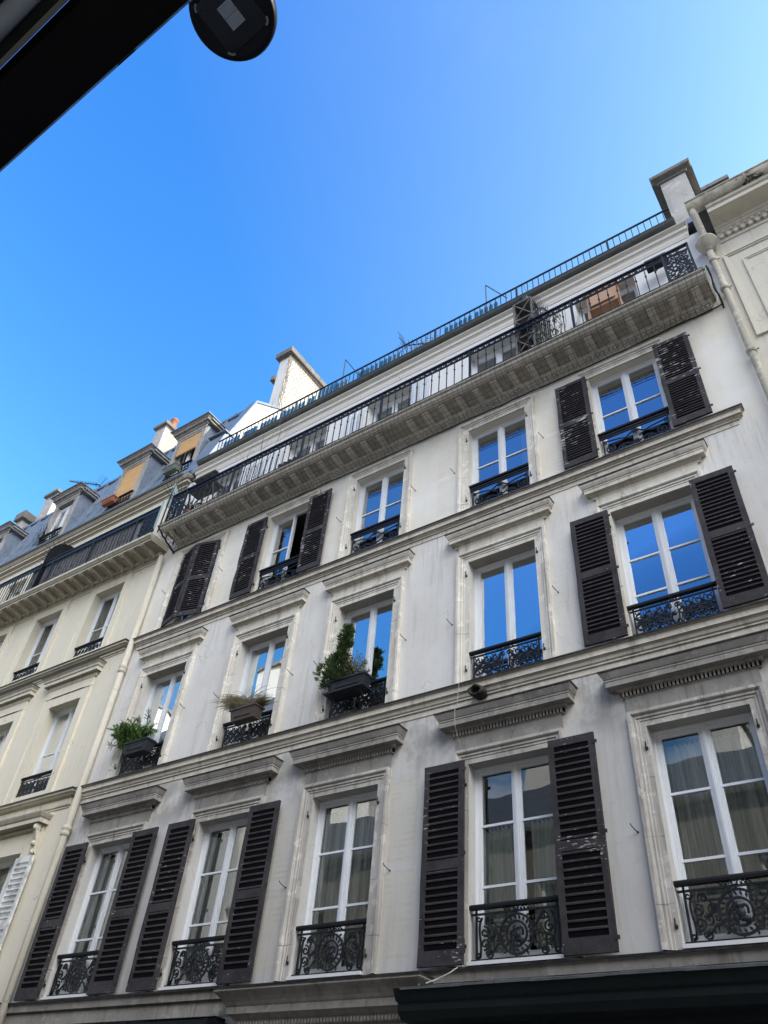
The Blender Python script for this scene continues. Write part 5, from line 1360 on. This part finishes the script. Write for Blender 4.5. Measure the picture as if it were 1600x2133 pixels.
# blue pickets behind the roof railing
def pickets(x0, x1, label, tall=False, grn=False):
    t = empty('picket_border', ((x0+x1)/2, .05, zg), label, 'picket border', 'blue pickets along the roof edge')
    m = MB(); m.box(x0-.03, x1+.03, .03, .05, zg+.30, zg+.325); m.build('base_strip', 'blue', t)
    p = MB(); h = .42 if tall else .33; r = .042
    pts = [(-r, 0), (r, 0), (r, h-r)]+[(r*math.cos(PI*k/8), h-r+r*math.sin(PI*k/8)) for k in range(1, 8)]+[(-r, h-r)]
    n = len(pts); p.add([(x, -.012, z) for x, z in pts]+[(x, .012, z) for x, z in pts], [tuple(range(n)), tuple(range(2*n-1, n-1, -1))]+[(i, i+n, (i+1) % n+n, (i+1) % n) for i in range(n)])
    pm = p.mesh('picket', 'blue'); x = x0+.02
    while x < x1: inst('picket', pm, t, (x, .025, zg+.31)); x += .113
for a, b, lb, tl in ((-11.62, -11.1, 'group of blue pickets at the far left end of the roof railing', 0), (-10.95, -10.55, 'short group of blue pickets, second from the left end of the roof railing', 0), (-10.40, -9.90, 'blue pickets on the roof edge, just left of the netted chimney wall', 0), (-9.76, -9.0, 'long blue picket group in front of the netted chimney wall', 0), (-8.9, -8.7, 'pair of blue pickets in front of the right part of the netted chimney wall', 0), (-8.6, -8.12, 'tall dark blue pickets at the lower end of the chimney coping', 1), (-8.05, -7.7, 'blue pickets round the foot of the left roof-edge brace', 0), (-7.42, -6.9, 'blue pickets just right of the left roof-edge brace', 0), (-6.82, -6.25, 'blue-green pickets left of the roof aerial', 0), (-5.13, -4.5, 'blue pickets right of the roof aerial', 0), (-4.40, -3.85, 'blue-green pickets round the foot of the right roof-edge brace', 0)):
    pickets(a, b, lb, tl)
# aerials
def aerial(base, top, direction, n, l, label, mast):
    t = empty('tv_aerial', base, label, 'aerial', 'roof aerials')
    m = MB(); m.tube([base, top], mast, 5); m.build('mast', 'bird', t)
    m = MB(); a = Vector(top); d = Vector(direction); e = a+d*l; m.tube([a, e], .014, 4); s = d.cross(Vector((0, 0, 1))).normalized()
    for k in range(n):
        p = a.lerp(e, (k+.5)/n); ln = .16-.06*k/n; m.tube([p-s*ln, p+s*ln], .008, 3); m.ball(p, .028, 5)
    u = Vector((0, 0, 1))
    for q in (-1, 1):
        for k in range(4): m.tube([a-d*(.06+.05*k)-s*.22+u*q*(.08+.09*k), a-d*(.06+.05*k)+s*.22+u*q*(.08+.09*k)], .006, 3)
        m.tube([a, a-d*.26+u*q*.4], .009, 3)
    m.build('antenna_arms', 'bird', t)
aerial((-20.3, 1.6, 19.0), (-20.25, 1.55, 19.95), Vector((-.86, 0, .50)), 12, 2.9, 'long black television aerial above the cream house mansard', .018)
aerial((-6.75, .9, 15.3), (-6.80, .9, 17.55), Vector((.93, .3, -.12)), 10, 1.15, 'small aerial poking over the roof railing in the middle of the long house', .014)
# creeper and a white garden chair on the roof terrace
m = MB(); rnd = random.Random(9)
for _ in range(190):
    c = rnd.choice(((-5.95, 15.62), (-5.75, 15.72), (-6.05, 15.5), (-5.45, 15.62))); leafquad(m, Vector((c[0]+rnd.gauss(0, .10), rnd.uniform(.05, .2), c[1]+rnd.gauss(0, .12))), rv(rnd), .075, .03, rv(rnd))
for x in (-6.05, -5.8, -5.72, -5.45): m.cur = 1; m.tube([(x, .12, 15.26), (x+.05, .12, 15.95)], .01, 4); m.cur = 0
tag(m.build('roof_shrub', ['plantdark', 'stem']), 'sparse dark shrub behind the roof railing below the small aerial', 'plant')
t = empty('garden_chair', (-2.6, .35, zg), 'white round-backed garden chair behind the roof railing', 'chair')
m = MB(); m.flat(arc(-2.6, 15.98, .40, 0, PI, 18, .45), .05, .03); m.flat(arc(-2.6, 15.98, .28, 0, PI, 16, .45), .03, .03)
for k in range(7): a = PI*(k+.5)/7; m.flat([(-2.6+.28*math.cos(a), .45, 15.98+.28*math.sin(a)), (-2.6+.38*math.cos(a), .45, 15.98+.38*math.sin(a))], .03, .02)
m.build('backrest', 'pvc', t)
m = MB(); m.box(-3.0, -2.2, .2, .5, 15.68, 15.72); m.build('seat', 'pvc', t)
for x in (-2.95, -2.25):
    for y in (.24, .46): m = MB(); m.box(x-.02, x+.02, y-.02, y+.02, zg+.02, 15.98 if y > .4 else 15.68); m.build('leg', 'pvc', t)

# ================================================================== GROUND
m = MB(); m.quad((-400, -400, -.02), (400, -400, -.02), (400, 400, -.02), (-400, 400, -.02)); tag(m.build('ground', 'asphalt'), kind='structure')
m = MB(); m.quad((-60, -7.2, -.014), (60, -7.2, -.014), (60, -2.4, -.014), (-60, -2.4, -.014)); tag(m.build('road', 'asphalt'), kind='structure')
for y0, y1 in ((-2.4, -.01), (-9.99, -7.2)):
    m = MB(); m.box(-60, 60, y0, y1, -.015, .0); m.box(-60, 60, (y0 if y0 > -5 else y1)-.1, (y0 if y0 > -5 else y1)+.1, -.018, .004); tag(m.build('pavement', 'paving'), kind='structure')

# ================================================================== CAMERA, SKY, SUN
cam = bpy.data.cameras.new('camera'); co = bpy.data.objects.new('camera', cam); COL.objects.link(co)
Rw = Matrix(((0.82458192, 0.33670242, 0.45463847), (0.56077378, -0.59271379, -0.57812034), (0.07481597, 0.73165692, -0.67755496)))
co.matrix_world = Matrix.Translation((0, -8.0, 1.6)) @ Rw.to_4x4()
cam.sensor_fit = 'VERTICAL'; cam.sensor_height = 24; cam.lens = 1609.458/2133*24; cam.clip_start = .05; cam.clip_end = 2000
SC.camera = co

SD = Vector((.80, .45, .44)).normalized()
el = math.asin(SD.z); az = math.atan2(SD.x, SD.y)
sun = bpy.data.lights.new('sun', 'SUN'); sun.energy = SUN; sun.angle = math.radians(.5); sun.color = (1., .93, .80)
so = bpy.data.objects.new('sun', sun); COL.objects.link(so); so.rotation_euler = SD.to_track_quat('Z', 'Y').to_euler()

w = bpy.data.worlds.new('World'); SC.world = w; w.use_nodes = True; nt = w.node_tree; bg = nt.nodes['Background']
sk = N(nt, 'ShaderNodeTexSky'); sk.sky_type = 'NISHITA'; sk.sun_disc = False; sk.sun_elevation = el; sk.sun_rotation = az
sk.air_density = 1.; sk.dust_density = 1.; sk.ozone_density = 1.; sk.altitude = 30
sp = N(nt, 'ShaderNodeSeparateColor'); L(nt, sk.outputs[0], sp.inputs[0])
cm_ = N(nt, 'ShaderNodeCombineColor')
BG = .15
for i, (g, k, mx) in enumerate(SKY):     # deepen the blue and lift the haze, per channel
    v = math_(nt, 'MULTIPLY', sp.outputs[i], .1); v = math_(nt, 'POWER', v, g); v = math_(nt, 'MULTIPLY', v, k/BG); v = math_(nt, 'MINIMUM', v, mx/BG); L(nt, v, cm_.inputs[i])
tc = N(nt, 'ShaderNodeTexCoord'); sx = N(nt, 'ShaderNodeSeparateXYZ'); L(nt, tc.outputs['Generated'], sx.inputs[0])
# pale haze around the sun, deeper blue opposite
dt = N(nt, 'ShaderNodeVectorMath', operation='DOT_PRODUCT'); L(nt, tc.outputs['Generated'], dt.inputs[0]); dt.inputs[1].default_value = SD
hz = N(nt, 'ShaderNodeMapRange'); hz.inputs[1].default_value = .1; hz.inputs[2].default_value = .65; L(nt, dt.outputs['Value'], hz.inputs[0])
base = mix(nt, 1., cm_.outputs[0], mix(nt, hz.outputs[0], (0, 0, 0), tuple(x/BG for x in HAZE)), 'ADD')
deep = math_(nt, 'MULTIPLY', ramp(nt, sx.outputs['Y'], .0, -.35), ramp(nt, sx.outputs['Z'], .98, .85))
base = mix(nt, deep, base, mix(nt, 1., base, mix(nt, ramp(nt, sx.outputs['Z'], .52, .80), DEEP, DEEP2), 'MULTIPLY'))
# cloud added behind the photographer to brighten the facade: a low bank over the roofs across the street and an unseen high one to the right
cl = noise(nt, tc.outputs['Generated'], 4., 6, .6, (1, 1, 2.2))
band = math_(nt, 'MULTIPLY', ramp(nt, sx.outputs['Z'], .50, .38), ramp(nt, sx.outputs['Y'], .05, -.25))
cld = math_(nt, 'MULTIPLY', band, ramp(nt, cl, .36, .60))
wsp = math_(nt, 'MULTIPLY', ramp(nt, noise(nt, tc.outputs['Generated'], 3.2, 7, .62, (1, 1.5, 2.2)), .52, .80), ramp(nt, sx.outputs['X'], -.5, .3))
base = mix(nt, math_(nt, 'MULTIPLY', wsp, .22), base, tuple(x/BG for x in (.75, .88, 1.)))
hi = math_(nt, 'MULTIPLY', math_(nt, 'MULTIPLY', ramp(nt, sx.outputs['X'], .10, .35), ramp(nt, sx.outputs['Y'], .0, -.2)), ramp(nt, sx.outputs['Z'], .3, .5))
hi = math_(nt, 'MULTIPLY', hi, ramp(nt, cl, .22, .42))
sky = mix(nt, cld, base, tuple(x/BG for x in CLOUD_FILL_LOW))
sky = mix(nt, hi, sky, tuple(x/BG for x in CLOUD_FILL_HIGH))
L(nt, sky, bg.inputs[0]); bg.inputs[1].default_value = BG

SC.view_settings.view_transform = 'Standard'; SC.view_settings.look = 'None'; SC.view_settings.exposure = 0; SC.view_settings.gamma = 1
SC.render.engine = 'CYCLES'
cy_ = SC.cycles; cy_.use_denoising = True; cy_.denoiser = 'OPENIMAGEDENOISE'; cy_.max_bounces = 8; cy_.diffuse_bounces = 5; cy_.glossy_bounces = 4; cy_.transparent_max_bounces = 12
cy_.sample_clamp_indirect = 8; cy_.caustics_reflective = False; cy_.caustics_refractive = False
